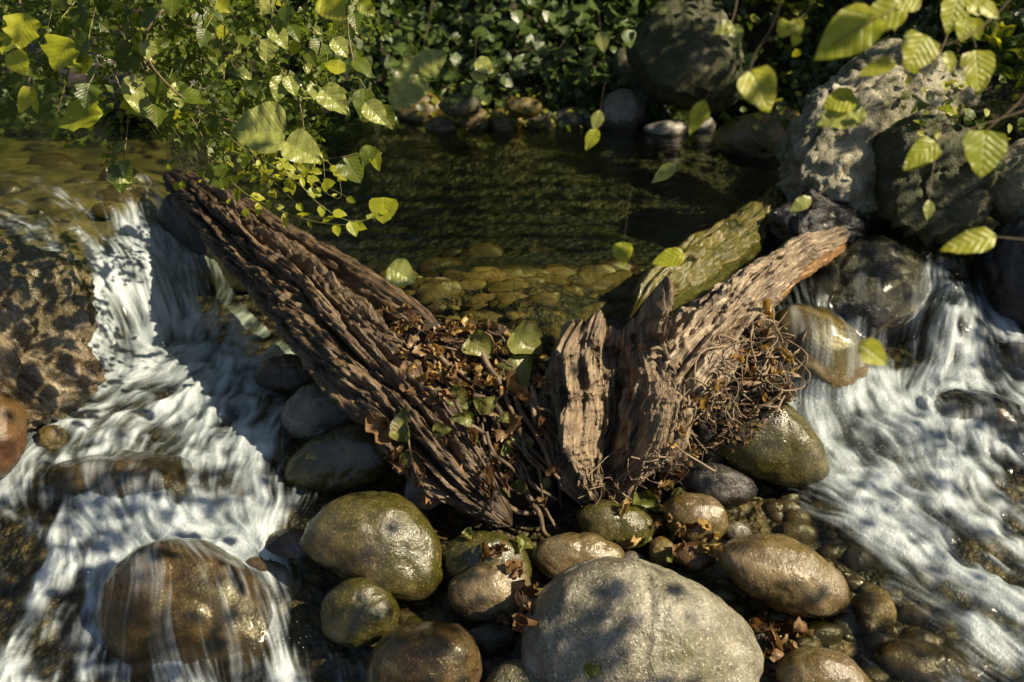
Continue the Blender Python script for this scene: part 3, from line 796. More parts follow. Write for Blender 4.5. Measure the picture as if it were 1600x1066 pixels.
rock('R33', 'boulder', 'black boulder cut by the right edge above the right cascade', [(1530, 400), (1550, 365), (1600, 348), (1680, 370), (1690, 480), (1610, 508), (1550, 485)], .3, 'black', zc=.42, craggy=.3)
rock('R34', 'boulder', 'grey craggy rock cut by the right edge below the bracken', [(1530, 270), (1560, 235), (1620, 225), (1690, 260), (1690, 330), (1600, 348), (1545, 325)], .4, 'craggy', zc=.7, craggy=.4)
rock('R35', 'boulder', 'light brown boulder under a thin veil of water left of the right rapids', [(1205, 520), (1222, 492), (1268, 482), (1315, 505), (1348, 550), (1345, 600), (1290, 625), (1235, 600), (1210, 560)], .1, 'tan', zc=.27)
rock('R36', 'boulder', 'big brown boulder awash in the foaming water at bottom left', [(165, 930), (185, 880), (230, 852), (285, 847), (350, 870), (410, 915), (450, 975), (440, 1040), (380, 1075), (280, 1085), (200, 1045), (168, 985)], -.1, 'brown', zc=-.055, sub=6, thick=.7)
rock('R37', 'boulder', 'wide brown boulder showing through the shallow left rapids', (215, 765, 150, 52), .0, 'brown', zc=.01, rot=4, craggy=.2)
rock('R38', 'boulder', 'black mossy rock in the hollow under the top of the rotten log', [(248, 330), (285, 290), (340, 310), (400, 390), (420, 450), (370, 465), (320, 445), (275, 395)], .2, 'dark', zc=.28, craggy=.5)
rock('R40', 'stone', 'brown stone under water left of the large olive boulder', (450, 860, 46, 34), -.04, 'brown', zc=-.015)
rock('R40b', 'stone', 'long brown stone under water below the large olive boulder', (430, 905, 60, 28), -.04, 'brown', zc=-.05, rot=30)
rock('R41', 'boulder', 'dark rounded boulder under the foam hump of the right rapids', (1510, 690, 105, 66), .0, 'black', zc=.045)
rock('R42', 'stone', 'small round stone at the waterline right of the round golden stone', (1150, 830, 24, 14), .01, 'grey', sub=4)
rock('R43', 'stone', 'yellow weed-covered stone in the shallows right of the long tan boulder', (1365, 960, 34, 40), -.08, 'algae', sub=4, craggy=.4)
rock('R44', 'stone', 'mossy stone under the driftwood roots left of the veiled boulder', (1205, 590, 50, 42), .12, 'algae', sub=5, craggy=.7)
rock('R45', 'stone', 'yellow green weedy stone at the left edge of the rapids by the outcrop', (78, 688, 22, 24), .07, 'algae', sub=4, craggy=.6)
rock('R46', 'boulder', 'dark rock behind the leaves at the top left beside the upper stream', (80, 110, 130, 60), .5, 'dark', craggy=.5)
rock('R47', 'boulder', 'dim blue grey rock behind the shrub near the upper stream', (250, 150, 90, 50), .5, 'dark', craggy=.5)
rock('R48', 'stone', 'grey stone in shadow between the olive boulders and the dam', (745, 790, 40, 22), .03, 'mossy', sub=4)
rock('R49', 'stone', 'blue grey wet stone beside the left of the pale boulder', (765, 1000, 46, 26), -.06, 'dark', sub=4, craggy=.3)
rock('R50', 'boulder', 'dark wet shelf rock at the right edge behind the rapids', (1580, 590, 90, 50), .1, 'dark', zc=.12)

# ------------------------------------------------------------------ wood
def wood(key, spine, mat, nS, nP, dr=0.7, lenf=None, blade=False, hdf=None, relief=None, seed=1):
    """spine rows: px, py, z, half-width px. lofted closed tube, width vector in the plane facing the path, relief(a_across, s_metres, phi) -> metres"""
    sp = np.array([[*Pz(a, b, z), hw * depth(Pz(a, b, z)) / F] for a, b, z, hw in spine])
    fine = spline(sp, 200)
    seg = np.r_[0, np.cumsum(np.linalg.norm(np.diff(fine[:, :3], axis=0), axis=1))]
    Ltot = seg[-1]
    s = np.linspace(0, 1, nS)[:, None]; ph = np.linspace(0, 2 * np.pi, nP, endpoint=False)[None, :]
    a = np.cos(ph)
    Sx = s * (lenf(a) if lenf else 1.0) + 0 * ph
    Sx = np.clip(Sx, 0, 1.25) * Ltot
    Cn = [np.interp(Sx, seg, fine[:, k]) for k in range(4)]
    ex = np.maximum(Sx - Ltot, 0)
    Tt = np.gradient(fine[:, :3], axis=0); Tt /= np.linalg.norm(Tt, axis=1)[:, None]
    Tn = np.stack([np.interp(Sx, seg, Tt[:, k]) for k in range(3)], -1)
    Tn /= np.linalg.norm(Tn, axis=-1)[..., None]
    C = np.stack(Cn[:3], -1) + Tn * ex[..., None]
    hw = Cn[3]
    vw = C - CAM; vw /= np.linalg.norm(vw, axis=-1)[..., None]
    A = np.cross(Tn, -vw); A /= np.linalg.norm(A, axis=-1)[..., None]
    Nn = np.cross(A, Tn)
    hd = hw * dr
    if hdf: hd = hdf(Sx / Ltot)
    cs = np.cos(ph) + 0 * s; sn = np.sin(ph) + 0 * s
    endt = np.minimum(1, (1 - s) * 14) ** 0.5 * np.minimum(1, s * 14 + .02) ** 0.5
    Pp = C + A * (hw * cs * (np.maximum(endt, np.where(s > .5, 1, 0)) if blade else endt))[..., None] + Nn * (hd * np.sign(sn) * np.abs(sn) ** 0.85 * endt)[..., None]
    if relief is not None:
        dsp = relief(cs, Sx, ph + 0 * s, C) * endt * np.clip(hw / .09, .3, 1)
        dr_ = A * cs[..., None] * 0.6 + Nn * np.sign(sn)[..., None] * (np.abs(sn)[..., None] * .9 + .1)
        Pp = Pp + dr_ * dsp[..., None]
    arc = (ph / (2 * np.pi) + 0 * s) * float(hw.mean()) * 5
    uv = np.c_[Sx.ravel(), arc.ravel()]
    f = grid_faces(nS, nP, True)
    V = Pp.reshape(-1, 3)
    # end caps
    V = np.vstack([V, Pp[0].mean(0), Pp[-1].mean(0)])
    uv = np.vstack([uv, [0, 0], [Ltot, 0]])
    n0 = nS * nP
    j = np.arange(nP); j2 = (j + 1) % nP
    c1 = np.stack([j2, j, np.full(nP, n0), np.full(nP, n0)], 1)[:, [0, 1, 2, 2]]
    tri0 = np.stack([j, j2, np.full(nP, n0)], 1)[:, ::-1]
    tri1 = np.stack([j + (nS - 1) * nP, j2 + (nS - 1) * nP, np.full(nP, n0 + 1)], 1)
    ft = np.vstack([f[:, [0, 1, 2]], f[:, [0, 2, 3]], tri0[:, ::-1], tri1[:, ::-1]])[:, ::-1]
    return V, ft, uv, sp


def grooves(a, s, C, n, depth_, seed, warp=0.5, sharp=0.5):
    sh = a.shape
    p = np.c_[(s * 2.2).ravel(), (a * 1.2).ravel(), np.full(a.size, seed * 1.7)]
    w = fbm(p, 3, seed).reshape(sh)
    x = a * n + w * warp
    g = np.abs(np.sin(np.pi * x))
    am = 0.6 + 0.5 * vn(np.c_[(s * 3).ravel(), np.floor(x).ravel() * 3.3, np.full(a.size, seed)], seed + 2).reshape(sh)
    return depth_ * (g ** sharp - 0.75) * am


def grain(a, s, seed, fa=40, fs=3, amp=0.004, o=3):
    p = np.c_[(a * fa + .3 * s * fs).ravel(), (s * fs + seed * .41 + .02 * a * fa).ravel(), (seed * 3.1 + s * fs * .5).ravel()]
    p[:, 0] += 1.5 * vn(p * [.08, .8, 1], seed + 8)
    return amp * ridged(p, o, seed).reshape(a.shape)


ROT3 = np.array([[.80, -.36, .48], [.0, .8, .6], [-.6, -.48, .64]])


def aniso(a, s, seed, fa, fs, amp):
    p = np.c_[(a * fa + .35 * s * fs).ravel(), (s * fs - .12 * a * fa + seed * .37).ravel(), np.full(a.size, seed * 1.3) + (s * fs * .6 + a).ravel()]
    wv = vn(np.c_[(a * 1.5).ravel(), (s * 3.5).ravel(), np.full(a.size, seed * 2.1)], seed + 5)
    p[:, 0] += wv * fa * .13
    v = vn(p, seed)
    return (amp * (1 - 2.2 * np.abs(v)) + amp * .6 * vn(p * [.5, .7, 1], seed + 1)).reshape(a.shape)


def rel_log(a, s, ph, C):
    r = grooves(a, s, C, 2.0, 0.13, 4, 0.7, 0.5) + aniso(a, s, 41, 5, 2.4, .014) + aniso(a, s, 42, 17, 6.5, .012) + .014 * ridged((C @ ROT3 * 19).reshape(-1, 3) + np.c_[(a * 6).ravel(), 0 * a.ravel(), 0 * a.ravel()], 4, 12).reshape(a.shape) + grain(a, s, 5, 44, 6, 0.005)
    r = r + 0.012 * fbm((C @ ROT3 * 22).reshape(-1, 3) + np.c_[(a * 6).ravel(), 0 * a.ravel(), 0 * a.ravel()], 3, 7).reshape(a.shape)
    return r


def rel_stump(a, s, ph, C):
    u = a
    r = np.interp(u, [-1, -.75, -.38, -.08, .14, .42, .68, 1], [0, -.03, .045, -.03, -.075, -.02, .05, 0]) * smooth(.05, .22, s)
    pk = vn(np.c_[(u * 3.2).ravel(), (s * 7).ravel(), np.full(u.size, 8.8)] + .4, 66).reshape(u.shape)
    r = r - .05 * smooth(.45, .75, pk)
    r = r + aniso(u, s, 51, 2.6, 2.6, .045) + aniso(u, s, 52, 7, 5.5, .024) + aniso(u, s, 53, 19, 10, .011) + grain(u, s, 15, 60, 10, 0.006)
    r = r + 0.020 * ridged((C @ ROT3 * 16).reshape(-1, 3) + np.c_[(a * 5).ravel(), 0 * a.ravel(), 0 * a.ravel()], 4, 17).reshape(a.shape)
    return r


def rel_right(a, s, ph, C):
    r = grooves(a, s, C, 1.6, 0.045, 24, 0.9, 0.6) + grain(a, s, 25, 26, 4, 0.004) + aniso(a, s, 71, 4, 4, .018) + aniso(a, s, 72, 12, 9, .009) + .016 * ridged((C @ ROT3 * 17).reshape(-1, 3) + np.c_[(a * 5).ravel(), 0 * a.ravel(), 0 * a.ravel()], 4, 13).reshape(a.shape)
    p = np.c_[(s * 9).ravel(), (a * 1.6).ravel(), np.full(a.size, 3.3)]
    p[:, 0] += 1.2 * vn(p * .8, 4)
    cr = vn(p, 31).reshape(a.shape)
    r = r - 0.028 * smooth(0.42, 0.7, cr) - 0.02 * smooth(.5, .75, vn(p * 2.1 + 5, 33).reshape(a.shape))
    r = r + 0.008 * fbm((C @ ROT3 * 30).reshape(-1, 3) + np.c_[(a * 5).ravel(), 0 * a.ravel(), 0 * a.ravel()], 3, 27).reshape(a.shape)
    return r


def wood_thing(name, label, parts, cat):
    """parts: list of (part name, V, F, uv, mat)"""
    base = parts[0][1].mean(0).copy(); base[2] = parts[0][1][:, 2].min()
    t = thing(name, base, label, cat)
    for pn, V, Fc, uv, mt in parts:
        me = mesh_np(pn, V, Fc, M[mt], uv=uv)
        add(pn, me, t)
    return t


VL, FL, UL, spL = wood('log', [(258, 272, .53, 14), (318, 316, .53, 28), (382, 382, .52, 36), (450, 445, .50, 44), (520, 512, .46, 58), (590, 588, .40, 64), (652, 662, .31, 54), (715, 735, .21, 42), (790, 815, .08, 22)], 'log', 520, 230, dr=.55, relief=rel_log)
# a second, ragged plank along the pool side of the log
VP, FP, UP_, _s = wood('plank', [(330, 292, .55, 8), (400, 335, .55, 16), (470, 385, .55, 22), (540, 425, .54, 24), (600, 465, .53, 26), (660, 505, .50, 20), (705, 530, .47, 8)], 'log', 200, 90, dr=.6,
                       relief=lambda a, s, ph, C: rel_log(a * .6, s, ph, C) * .6)
VQ, FQ, UQ, _s = wood('plank2', [(640, 640, .33, 10), (680, 690, .27, 34), (725, 745, .2, 36), (770, 790, .12, 26), (800, 822, .06, 10)], 'log', 160, 90, dr=.5,
                      relief=lambda a, s, ph, C: rel_log(a * .5, s * 1.3, ph, C) * .45)
log = wood_thing('rotten_log', 'long grooved rotten log slanting down from the left fall to the foreground boulders',
                 [('trunk', VL, FL, UL, 'log'), ('splintered_ridge', VP, FP, UP_, 'log'), ('broken_end', VQ, FQ, UQ, 'log')], 'log')


def len_stump(a):
    xs = [-1, -.85, -.55, -.3, -.16, 0, .2, .4, .54, .64, .74, .85, 1]
    ys = [.52, .62, .78, .92, .97, .84, .86, .96, 1.13, 1.17, 1.0, .74, .52]
    z_ = np.c_[(a * 6).ravel(), 0 * a.ravel(), 0 * a.ravel()]
    return np.interp(a, xs, ys) + (0.035 * vn(z_, 3) + .025 * vn(z_ * 3.1, 4) + .008 * vn(z_ * 8, 5)).reshape(a.shape)


VS, FS, US, _s = wood('stump', [(944, 800, .05, 16), (938, 752, .12, 50), (938, 700, .21, 84), (944, 650, .31, 110), (946, 600, .40, 122), (944, 550, .50, 120), (950, 505, .59, 108), (962, 470, .66, 96)], 'stump', 420, 420, dr=.62, lenf=len_stump, blade=True, hdf=lambda t: np.interp(t, [0, .12, .3, .6, 1.0, 1.2], [.03, .085, .10, .075, .022, .01]), relief=rel_stump)
stump = wood_thing('tree_stump', 'weathered splintered stump with two jagged peaks standing in the middle of the dam', [('stump_wood', VS, FS, US, 'stump')], 'tree stump')

VR, FR_, UR, _s = wood('right', [(985, 720, .16, 14), (1008, 670, .28, 36), (1036, 618, .38, 50), (1075, 565, .46, 54), (1120, 512, .51, 46), (1165, 464, .55, 36), (1208, 426, .56, 24), (1250, 394, .56, 20), (1300, 372, .54, 14), (1330, 362, .52, 8)], 'palewood', 420, 160, dr=.8, relief=rel_right)
VO, FO, UO, _s = wood('orange', [(1165, 500, .44, 10), (1185, 470, .47, 24), (1210, 440, .50, 26), (1240, 415, .52, 22), (1290, 392, .51, 16), (1330, 372, .49, 8)], 'orange', 160, 80, dr=.7, relief=lambda a, s, ph, C: rel_right(a, s, ph, C) * .8)
rlog = wood_thing('pale_log', 'pale cracked log running from the stump up to the craggy rock on the right', [('trunk', VR, FR_, UR, 'palewood'), ('rotten_side', VO, FO, UO, 'orange')], 'log')

VM, FM, UM, _s = wood('moss', [(985, 500, .44, 16), (1025, 466, .475, 34), (1075, 428, .49, 42), (1130, 388, .50, 38), (1185, 348, .505, 30), (1235, 310, .51, 26), (1262, 285, .51, 14)], 'mosslog', 260, 110, dr=.6,
                      relief=lambda a, s, ph, C: rel_right(a, s, ph, C) * .5)
mlog = wood_thing('sunken_log', 'half sunken green slimy log with a bright wet streak behind the stump', [('trunk', VM, FM, UM, 'mosslog')], 'log')

# dam heap and root clump (lumpy masses that carry litter)
rock('HEAP', 'debris_heap', 'dark heap of mud and rotten litter packed between the log and the stump', [(640, 500), (700, 505), (760, 530), (800, 538), (835, 540), (860, 580), (865, 700), (890, 800), (850, 830), (790, 815), (730, 740), (670, 660), (620, 590)], 0, 'dark', zc=.25, craggy=.7, thick=.4, sub=6, cat='debris')
rock('ROOTM', 'root_clump', 'dark knotted clump of roots and mud between the stump and the right rapids', [(1000, 790), (1010, 730), (1060, 640), (1110, 570), (1160, 510), (1200, 485), (1238, 505), (1250, 560), (1240, 620), (1180, 640), (1115, 660), (1090, 720), (1060, 790)], 0, 'dark', zc=.27, craggy=1.0, thick=.5, sub=6, cat='roots')
rock('BURL', 'rotten_burl', 'black wet rotten burl where the pale log meets the craggy rock', [(1205, 372), (1208, 340), (1230, 316), (1262, 306), (1310, 322), (1352, 350), (1355, 385), (1310, 408), (1262, 392)], 0, 'black', zc=.53, craggy=1.0, thick=.8, sub=6, cat='wood')
for k in ('HEAP', 'ROOTM'):
    ROCKS[k]['o'].data.materials[0] = M['soil']

# ------------------------------------------------------------------ running water sheet
MY, NX = 740, 1080
y0, y1 = 1.0, 4.7
uu = np.linspace(-.97, .95, NX); yy = np.geomspace(y0, y1, MY)
U_, Y_ = np.meshgrid(uu, yy); X_ = U_ * Y_
w = wr(X_, Y_)
z = w[:, 0].reshape(MY, NX); vx = w[:, 1].reshape(MY, NX); vy = w[:, 2].reshape(MY, NX)
fo = np.clip(w[:, 3], 0, 1).reshape(MY, NX); tu = np.clip(w[:, 4], 0.05, 1).reshape(MY, NX)
poolpx = [(-400, 240), (60, 250), (180, 262), (250, 275), (300, 310), (400, 392), (470, 440), (540, 490), (600, 512), (660, 522), (760, 530), (850, 535), (900, 532), (960, 522), (1040, 515), (1090, 490), (1140, 455), (1200, 402), (1250, 372), (1320, 340), (1400, 330), (1400, 60), (-400, 60)]
poolw = [tuple(Pz(a, b, POOL)[:2]) for a, b in poolpx]
inp = in_poly(X_, Y_, poolw)


def sample(A, x, y):
    jj = np.log(np.maximum(y, y0 * .98) / y0) / math.log(y1 / y0) * (MY - 1)
    ii = (x / y - uu[0]) / (uu[-1] - uu[0]) * (NX - 1)
    jj = np.clip(jj, 0, MY - 1.001); ii = np.clip(ii, 0, NX - 1.001)
    j = jj.astype(int); i = ii.astype(int); fj = jj - j; fi = ii - i
    return A[j, i] * (1 - fj) * (1 - fi) + A[j, i + 1] * (1 - fj) * fi + A[j + 1, i] * fj * (1 - fi) + A[j + 1, i + 1] * fj * fi


vl = np.hypot(vx, vy) + 1e-6
# add swirl turbulence to the flow direction
sw = 0.5 * vn2(X_ * 7, Y_ * 7, 3) + 0.35 * vn2(X_ * 17, Y_ * 17, 4)
ca, sa = np.cos(sw * tu), np.sin(sw * tu)
vx, vy = (vx * ca - vy * sa) / vl, (vx * sa + vy * ca) / vl


def lic(N0, ds, steps):
    acc = N0.copy(); wsum = 1.0
    for sgn in (1, -1):
        px_, py_ = X_.copy(), Y_.copy()
        for k in range(steps):
            a = sample(vx, px_, py_); b = sample(vy, px_, py_)
            px_ += sgn * a * ds; py_ += sgn * b * ds
            wk = 1 - k / steps
            acc += wk * sample(N0, px_, py_); wsum += wk
    acc /= wsum
    return (acc - acc.mean()) / acc.std()


nf = vn2(X_ / 0.0065, Y_ / 0.0065, 11)
nc = vn2(X_ / 0.022, Y_ / 0.022, 12) + .4 * vn2(X_ / 0.05, Y_ / 0.05, 13)
LF = lic(nf, 0.0065, 8)
LCo = lic(nc, 0.012, 11)
LB = lic(vn2(X_ / 0.055, Y_ / 0.055, 41) + .5 * vn2(X_ / 0.028, Y_ / 0.028, 42), 0.017, 10)
LS = lic(vn2(X_ / 0.016, Y_ / 0.016, 21) + .6 * vn2(X_ / 0.034, Y_ / 0.034, 22), 0.008, 4)
nb = vn2(X_ / 0.09, Y_ / 0.09, 14) + .6 * vn2(X_ / 0.04, Y_ / 0.04, 15)
# submerged rocks push the water up over them
zz = z.copy()
over = np.zeros_like(z)
def raise_over(key, film):
    R_ = ROCKS[key]; V = R_['V']
    bvh = BVHTree.FromPolygons([tuple(v) for v in V], [tuple(int(q) for q in t) for t in R_['F']])
    lo = V.min(0); hi = V.max(0)
    m = np.argwhere((X_ > lo[0]) & (X_ < hi[0]) & (Y_ > lo[1]) & (Y_ < hi[1]))
    hz = np.full(z.shape, -9.0)
    for j, i in m[:]:
        h = bvh.ray_cast(Vector((X_[j, i], Y_[j, i], 3)), Vector((0, 0, -1)))
        if h[0] is not None: hz[j, i] = h[0].z + film
    return hz
for key, film in (('R36', .006), ('R37', .008), ('R35', .007), ('R32', .005), ('R41', .02), ('R11', .004), ('R22', .004), ('R50', .006)):
    hz = raise_over(key, film)
    kk = .018
    d = np.clip(0.5 + 0.5 * (hz - zz) / kk, 0, 1)
    nz = np.where(hz > -5, zz * (1 - d) + hz * d + kk * d * (1 - d), zz)
    over = np.maximum(over, np.where(hz > -5, d, 0))
    zz = nz
msk = over > .02
for _ in range(7):
    g_ = msk.copy(); g_[1:] |= msk[:-1]; g_[:-1] |= msk[1:]; g_[:, 1:] |= msk[:, :-1]; g_[:, :-1] |= msk[:, 1:]; msk = g_
zb_ = zz.copy()
for _ in range(9):
    zb_[1:-1, 1:-1] = (zb_[1:-1, 1:-1] * 2 + zb_[:-2, 1:-1] + zb_[2:, 1:-1] + zb_[1:-1, :-2] + zb_[1:-1, 2:]) / 6
zz = np.where(msk, zb_ + .002, zz)
lim = np.exp(-over * 1.5)
H = tu * (0.0008 * LCo + .0035 * LB + 0.021 * nb) * (0.35 + 0.65 * fo) * lim
H += 0.0004 * LF * (.3 + tu) * (.4 + fo) + .0035 * LS * smooth(.6, .95, tu) * lim
zz = zz + H
turb = smooth(.5, .85, tu)
iso = 1.2 * vn2(X_ / .05, Y_ / .05, 30) + vn2(X_ / .03, Y_ / .03, 31) + .7 * vn2(X_ / .014, Y_ / .014, 32) + .5 * vn2(X_ / .007, Y_ / .007, 33)
LX = LCo * (1 - .55 * turb) + turb * .75 * (1.3 * LS + .5 * iso)
LG = LF * (1 - .6 * turb) + turb * .8 * (.6 * iso + .5 * LS)
cc = fo * 1.35 + tu * (0.26 * nb + 0.24 * LB + 0.07 * LX) + 0.09 * LG - .41
foam = smooth(-.10, .78, cc) * smooth(0.0, 0.10, fo)
foam = np.clip(foam * .94, 0, .9)
foam = np.where(over > .5, foam * .38 * smooth(-.3, 1.5, LF * .35 + LCo * .5 + LB * .5 + fo), foam)
streak = np.clip(.52 + .15 * LG + .11 * LX + .15 * LB + .18 * nb, 0, 1)
# drop what lies inside the pool polygon or under the ground
bz = bed_z(X_, Y_).reshape(z.shape)
damw = [tuple(Pz(a, b, c)[:2]) for a, b, c in [(520, 570, .1), (640, 700, .1), (760, 800, .08), (880, 820, .05), (990, 800, .05), (1060, 710, .1), (1130, 630, .15), (1190, 530, .25), (1200, 402, .5), (1090, 490, .5), (960, 522, .5), (850, 535, .5), (600, 512, .5), (540, 490, .5)]]
keepv = (~inp) & (zz > bz - 0.03) & ~in_poly(X_, Y_, damw)
f = grid_faces(MY, NX)
kv = keepv.ravel()
fk = kv[f].all(1)
f = f[fk]
used = np.unique(f)
remap = np.full(MY * NX, -1); remap[used] = np.arange(len(used))
V = np.c_[X_.ravel(), Y_.ravel(), zz.ravel()][used]
me = mesh_np('stream_water', V, remap[f], M['water'], attrs={'foam': foam.ravel()[used], 'streak': streak.ravel()[used]})
tag(add('stream_water', me), kind='structure')

# pool sheet
pg_x, pg_y = np.meshgrid(np.linspace(-5, 2.6, 260), np.geomspace(2.2, 5.4, 240))
pm = in_poly(pg_x, pg_y, [tuple(Pz(a, b, POOL)[:2]) for a, b in poolpx[:19]] + [(2.6, 3.4), (2.6, 5.4), (-5, 5.4), (-5, 3.9)])
pz_ = POOL + 0.002 * vn2(pg_x * 9, pg_y * 14, 5) + 0.0012 * vn2(pg_x * 25, pg_y * 40, 6)
near = smooth(3.1, 2.6, pg_y)
pz_ += near * 0.002 * vn2(pg_x * 14, pg_y * 45, 8)
f = grid_faces(240, 260)
f = f[pm.ravel()[f].all(1)]
used = np.unique(f); remap = np.full(pg_x.size, -1); remap[used] = np.arange(len(used))
me = mesh_np('pool_water', np.c_[pg_x.ravel(), pg_y.ravel(), pz_.ravel()][used], remap[f], M['pool'])
tag(add('pool_water', me), kind='structure')

# ------------------------------------------------------------------ leaves
def leaf_mesh(name, kind, mat, seed=0, nv=9, nu=4, fold=0.25, bend=0.25, ruffle=0.03, wid=0.36, pleat=0.0, curl=0.0):
    r = np.random.default_rng(seed)
    v = np.linspace(0, 1, nv + 1)[:, None]; u = np.linspace(-1, 1, nu + 1)[None, :]
    if kind == 'ovate':
        w = wid * np.sin(np.pi * np.clip(v, 0, 1) ** 0.78) ** 0.85
    elif kind == 'round':
        w = wid * 1.25 * np.sin(np.pi * v ** 0.62) ** 0.7
    elif kind == 'lance':
        w = wid * 0.55 * np.sin(np.pi * v ** 0.85)
    elif kind == 'lobed':
        w = wid * 1.5 * np.interp(v, [0, .06, .2, .3, .42, .52, .62, .72, .85, 1], [.1, .55, 1.0, .72, .66, .92, .6, .38, .26, 0])
    x = u * w
    y = v - 0.12 * np.abs(u) * w * (1 if kind != 'lobed' else -1.2) + 0 * u
    z = fold * np.abs(x) - bend * (v - .3) ** 2 + ruffle * np.sin(v * 19 + u * 3 + seed) * np.abs(u) + pleat * np.abs(np.sin(np.pi * 3.4 * (v - .35 * np.abs(u)))) * np.abs(u) ** .5
    z = z + ruffle * (r.random((nv + 1, nu + 1)) - .5)
    if curl:
        ang = u * curl * 1.4 + (v - .5) * curl * .6
        z = z + curl * .28 * (1 - np.cos(ang)) + curl * .1 * np.sin(v * 5 + seed) + curl * .12 * (r.random((nv + 1, nu + 1)) - .5)
        x = x * (1 - .35 * curl * np.abs(u)) + .08 * curl * np.sin(v * 7 + seed * 2)
    V = np.stack([x + 0 * z, y, z], -1).reshape(-1, 3)
    uv = np.stack([(u * w / (2.6 * wid) + .5) + 0 * v, v + 0 * u], -1).reshape(-1, 2)
    return mesh_np(name, V, grid_faces(nv + 1, nu + 1), M[mat], uv=uv)


LM = {}
def leafset(key, mat, kind, n=4, **kw):
    LM[key] = [leaf_mesh('leaf', kind, mat, seed=k * 7 + hash_s(key) % 50, **kw) for k in range(n)]
leafset('g_ov', 'leaf', 'ovate')
leafset('g_rd', 'leaf', 'round', wid=.38)
leafset('g_lb', 'leaf', 'lobed', nv=12)
leafset('y_lb', 'leafY', 'lobed', nv=12)
leafset('y_ov', 'leafY', 'ovate', bend=.12, fold=.15)
leafset('y_rd', 'leafY', 'round', bend=.12, fold=.12, wid=.34)
leafset('y_ln', 'leafY', 'lance', wid=.42, bend=.15)
leafset('p_pl', 'leafP', 'round', nv=28, nu=8, pleat=.055, wid=.34, bend=.1)
leafset('p_ov', 'leafP', 'ovate', pleat=.03, nv=20, nu=6)
leafset('p_ln', 'leafP', 'lance', wid=.42)
leafset('ivy', 'ivy', 'lobed', nv=8, wid=.34, bend=.15, fold=.12)
leafset('ivr', 'ivy', 'round', nv=6, wid=.42, bend=.15, fold=.12)
leafset('dA', 'deadA', 'ovate', n=6, curl=1.3, ruffle=.1, nv=10, nu=6)
leafset('dB', 'deadB', 'ovate', n=5, curl=1.1, ruffle=.08, nv=10, nu=6)
leafset('dL', 'deadA', 'lobed', n=4, curl=1.0, ruffle=.1, nv=12, nu=6)
leafset('dG', 'deadG', 'round', n=4, curl=.7, ruffle=.05, nv=10, nu=6, wid=.4)


def leaf_obj(key, base, tip, nrm, parent=None, wscale=1.0, name='leaf'):
    base = np.asarray(base, float); tip = np.asarray(tip, float)
    Yv = tip - base; L = np.linalg.norm(Yv); Yv = Yv / L
    nrm = np.asarray(nrm, float); Zv = nrm - Yv * np.dot(nrm, Yv); Zv /= np.linalg.norm(Zv) + 1e-9
    Xv = np.cross(Yv, Zv)
    me = LM[key][rng.integers(len(LM[key]))]
    o = bpy.data.objects.new(name, me)
    COL.objects.link(o)
    off = base.copy()
    if parent is not None:
        o.parent = parent
        off = base - np.array(parent.location)
    m = Matrix(((Xv[0] * L * wscale, Yv[0] * L, Zv[0] * L, off[0]), (Xv[1] * L * wscale, Yv[1] * L, Zv[1] * L, off[1]), (Xv[2] * L * wscale, Yv[2] * L, Zv[2] * L, off[2]), (0, 0, 0, 1)))
    o.matrix_basis = m
    return o


def rvec(s=1.0):
    return (rng.random(3) - .5) * 2 * s


def stem_part(parent, lst, mat='stem', name='stem'):
    """lst of (pts, r0, r1)"""
    for pts, r0, r1 in lst:
        V, f = tube_geo(pts, r0, r1, sides=5, wob=0)
        add(name, mesh_np(name, V, f, M[mat]), parent)


def px_path(pts):
    return [Pd(a, b, d) for a, b, d in pts]


TOCAM = np.array([0, -.87, .5])


def dress(parent, path, key, size, step, side_len=0.6, facing=0.6, droop=0.4, wscale=1.0, limit=None, tipleaf=True):
    """leaves set alternately along a stem"""
    c = spline(path, 60)
    seg = np.r_[0, np.cumsum(np.linalg.norm(np.diff(c, axis=0), axis=1))]
    n = max(1, int(seg[-1] / step))
    cnt = 0
    for k in range(n):
        s = (k + .6 + .3 * rng.random()) / (n + .3) * seg[-1]
        p = np.array([np.interp(s, seg, c[:, i]) for i in range(3)])
        i = min(58, int(np.searchsorted(seg, s)))
        T = c[min(i + 1, 59)] - c[max(i - 1, 0)]; T /= np.linalg.norm(T) + 1e-9
        Sd = np.cross(T, TOCAM + rvec(.3)); Sd /= np.linalg.norm(Sd) + 1e-9
        sg = 1 if k % 2 else -1
        L = size * (0.65 + .6 * rng.random())
        dirv = T * .5 + Sd * sg * side_len * 1.4 + np.array([0, 0, -droop]) + rvec(.3)
        dirv /= np.linalg.norm(dirv)
        nr = TOCAM * facing + np.array([0, 0, .55]) + rvec(.55)
        leaf_obj(key if isinstance(key, str) else key[rng.integers(len(key))], p, p + dirv * L, nr, parent, wscale)
        cnt += 1
        if limit and cnt >= limit: break
    if tipleaf:
        T = c[-1] - c[-4]; T /= np.linalg.norm(T) + 1e-9
        leaf_obj(key if isinstance(key, str) else key[0], c[-1], c[-1] + (T + np.array([0, 0, -droop * .5])) * size * .9, TOCAM + rvec(.4), parent, wscale)


def hero(parent, key, b, t, d, wscale=1.0, tilt=(0, 0, 0), d2=None):
    B = Pd(b[0], b[1], d); T_ = Pd(t[0], t[1], d2 if d2 else d)
    return leaf_obj(key, B, T_, TOCAM + np.array(tilt), parent, wscale)


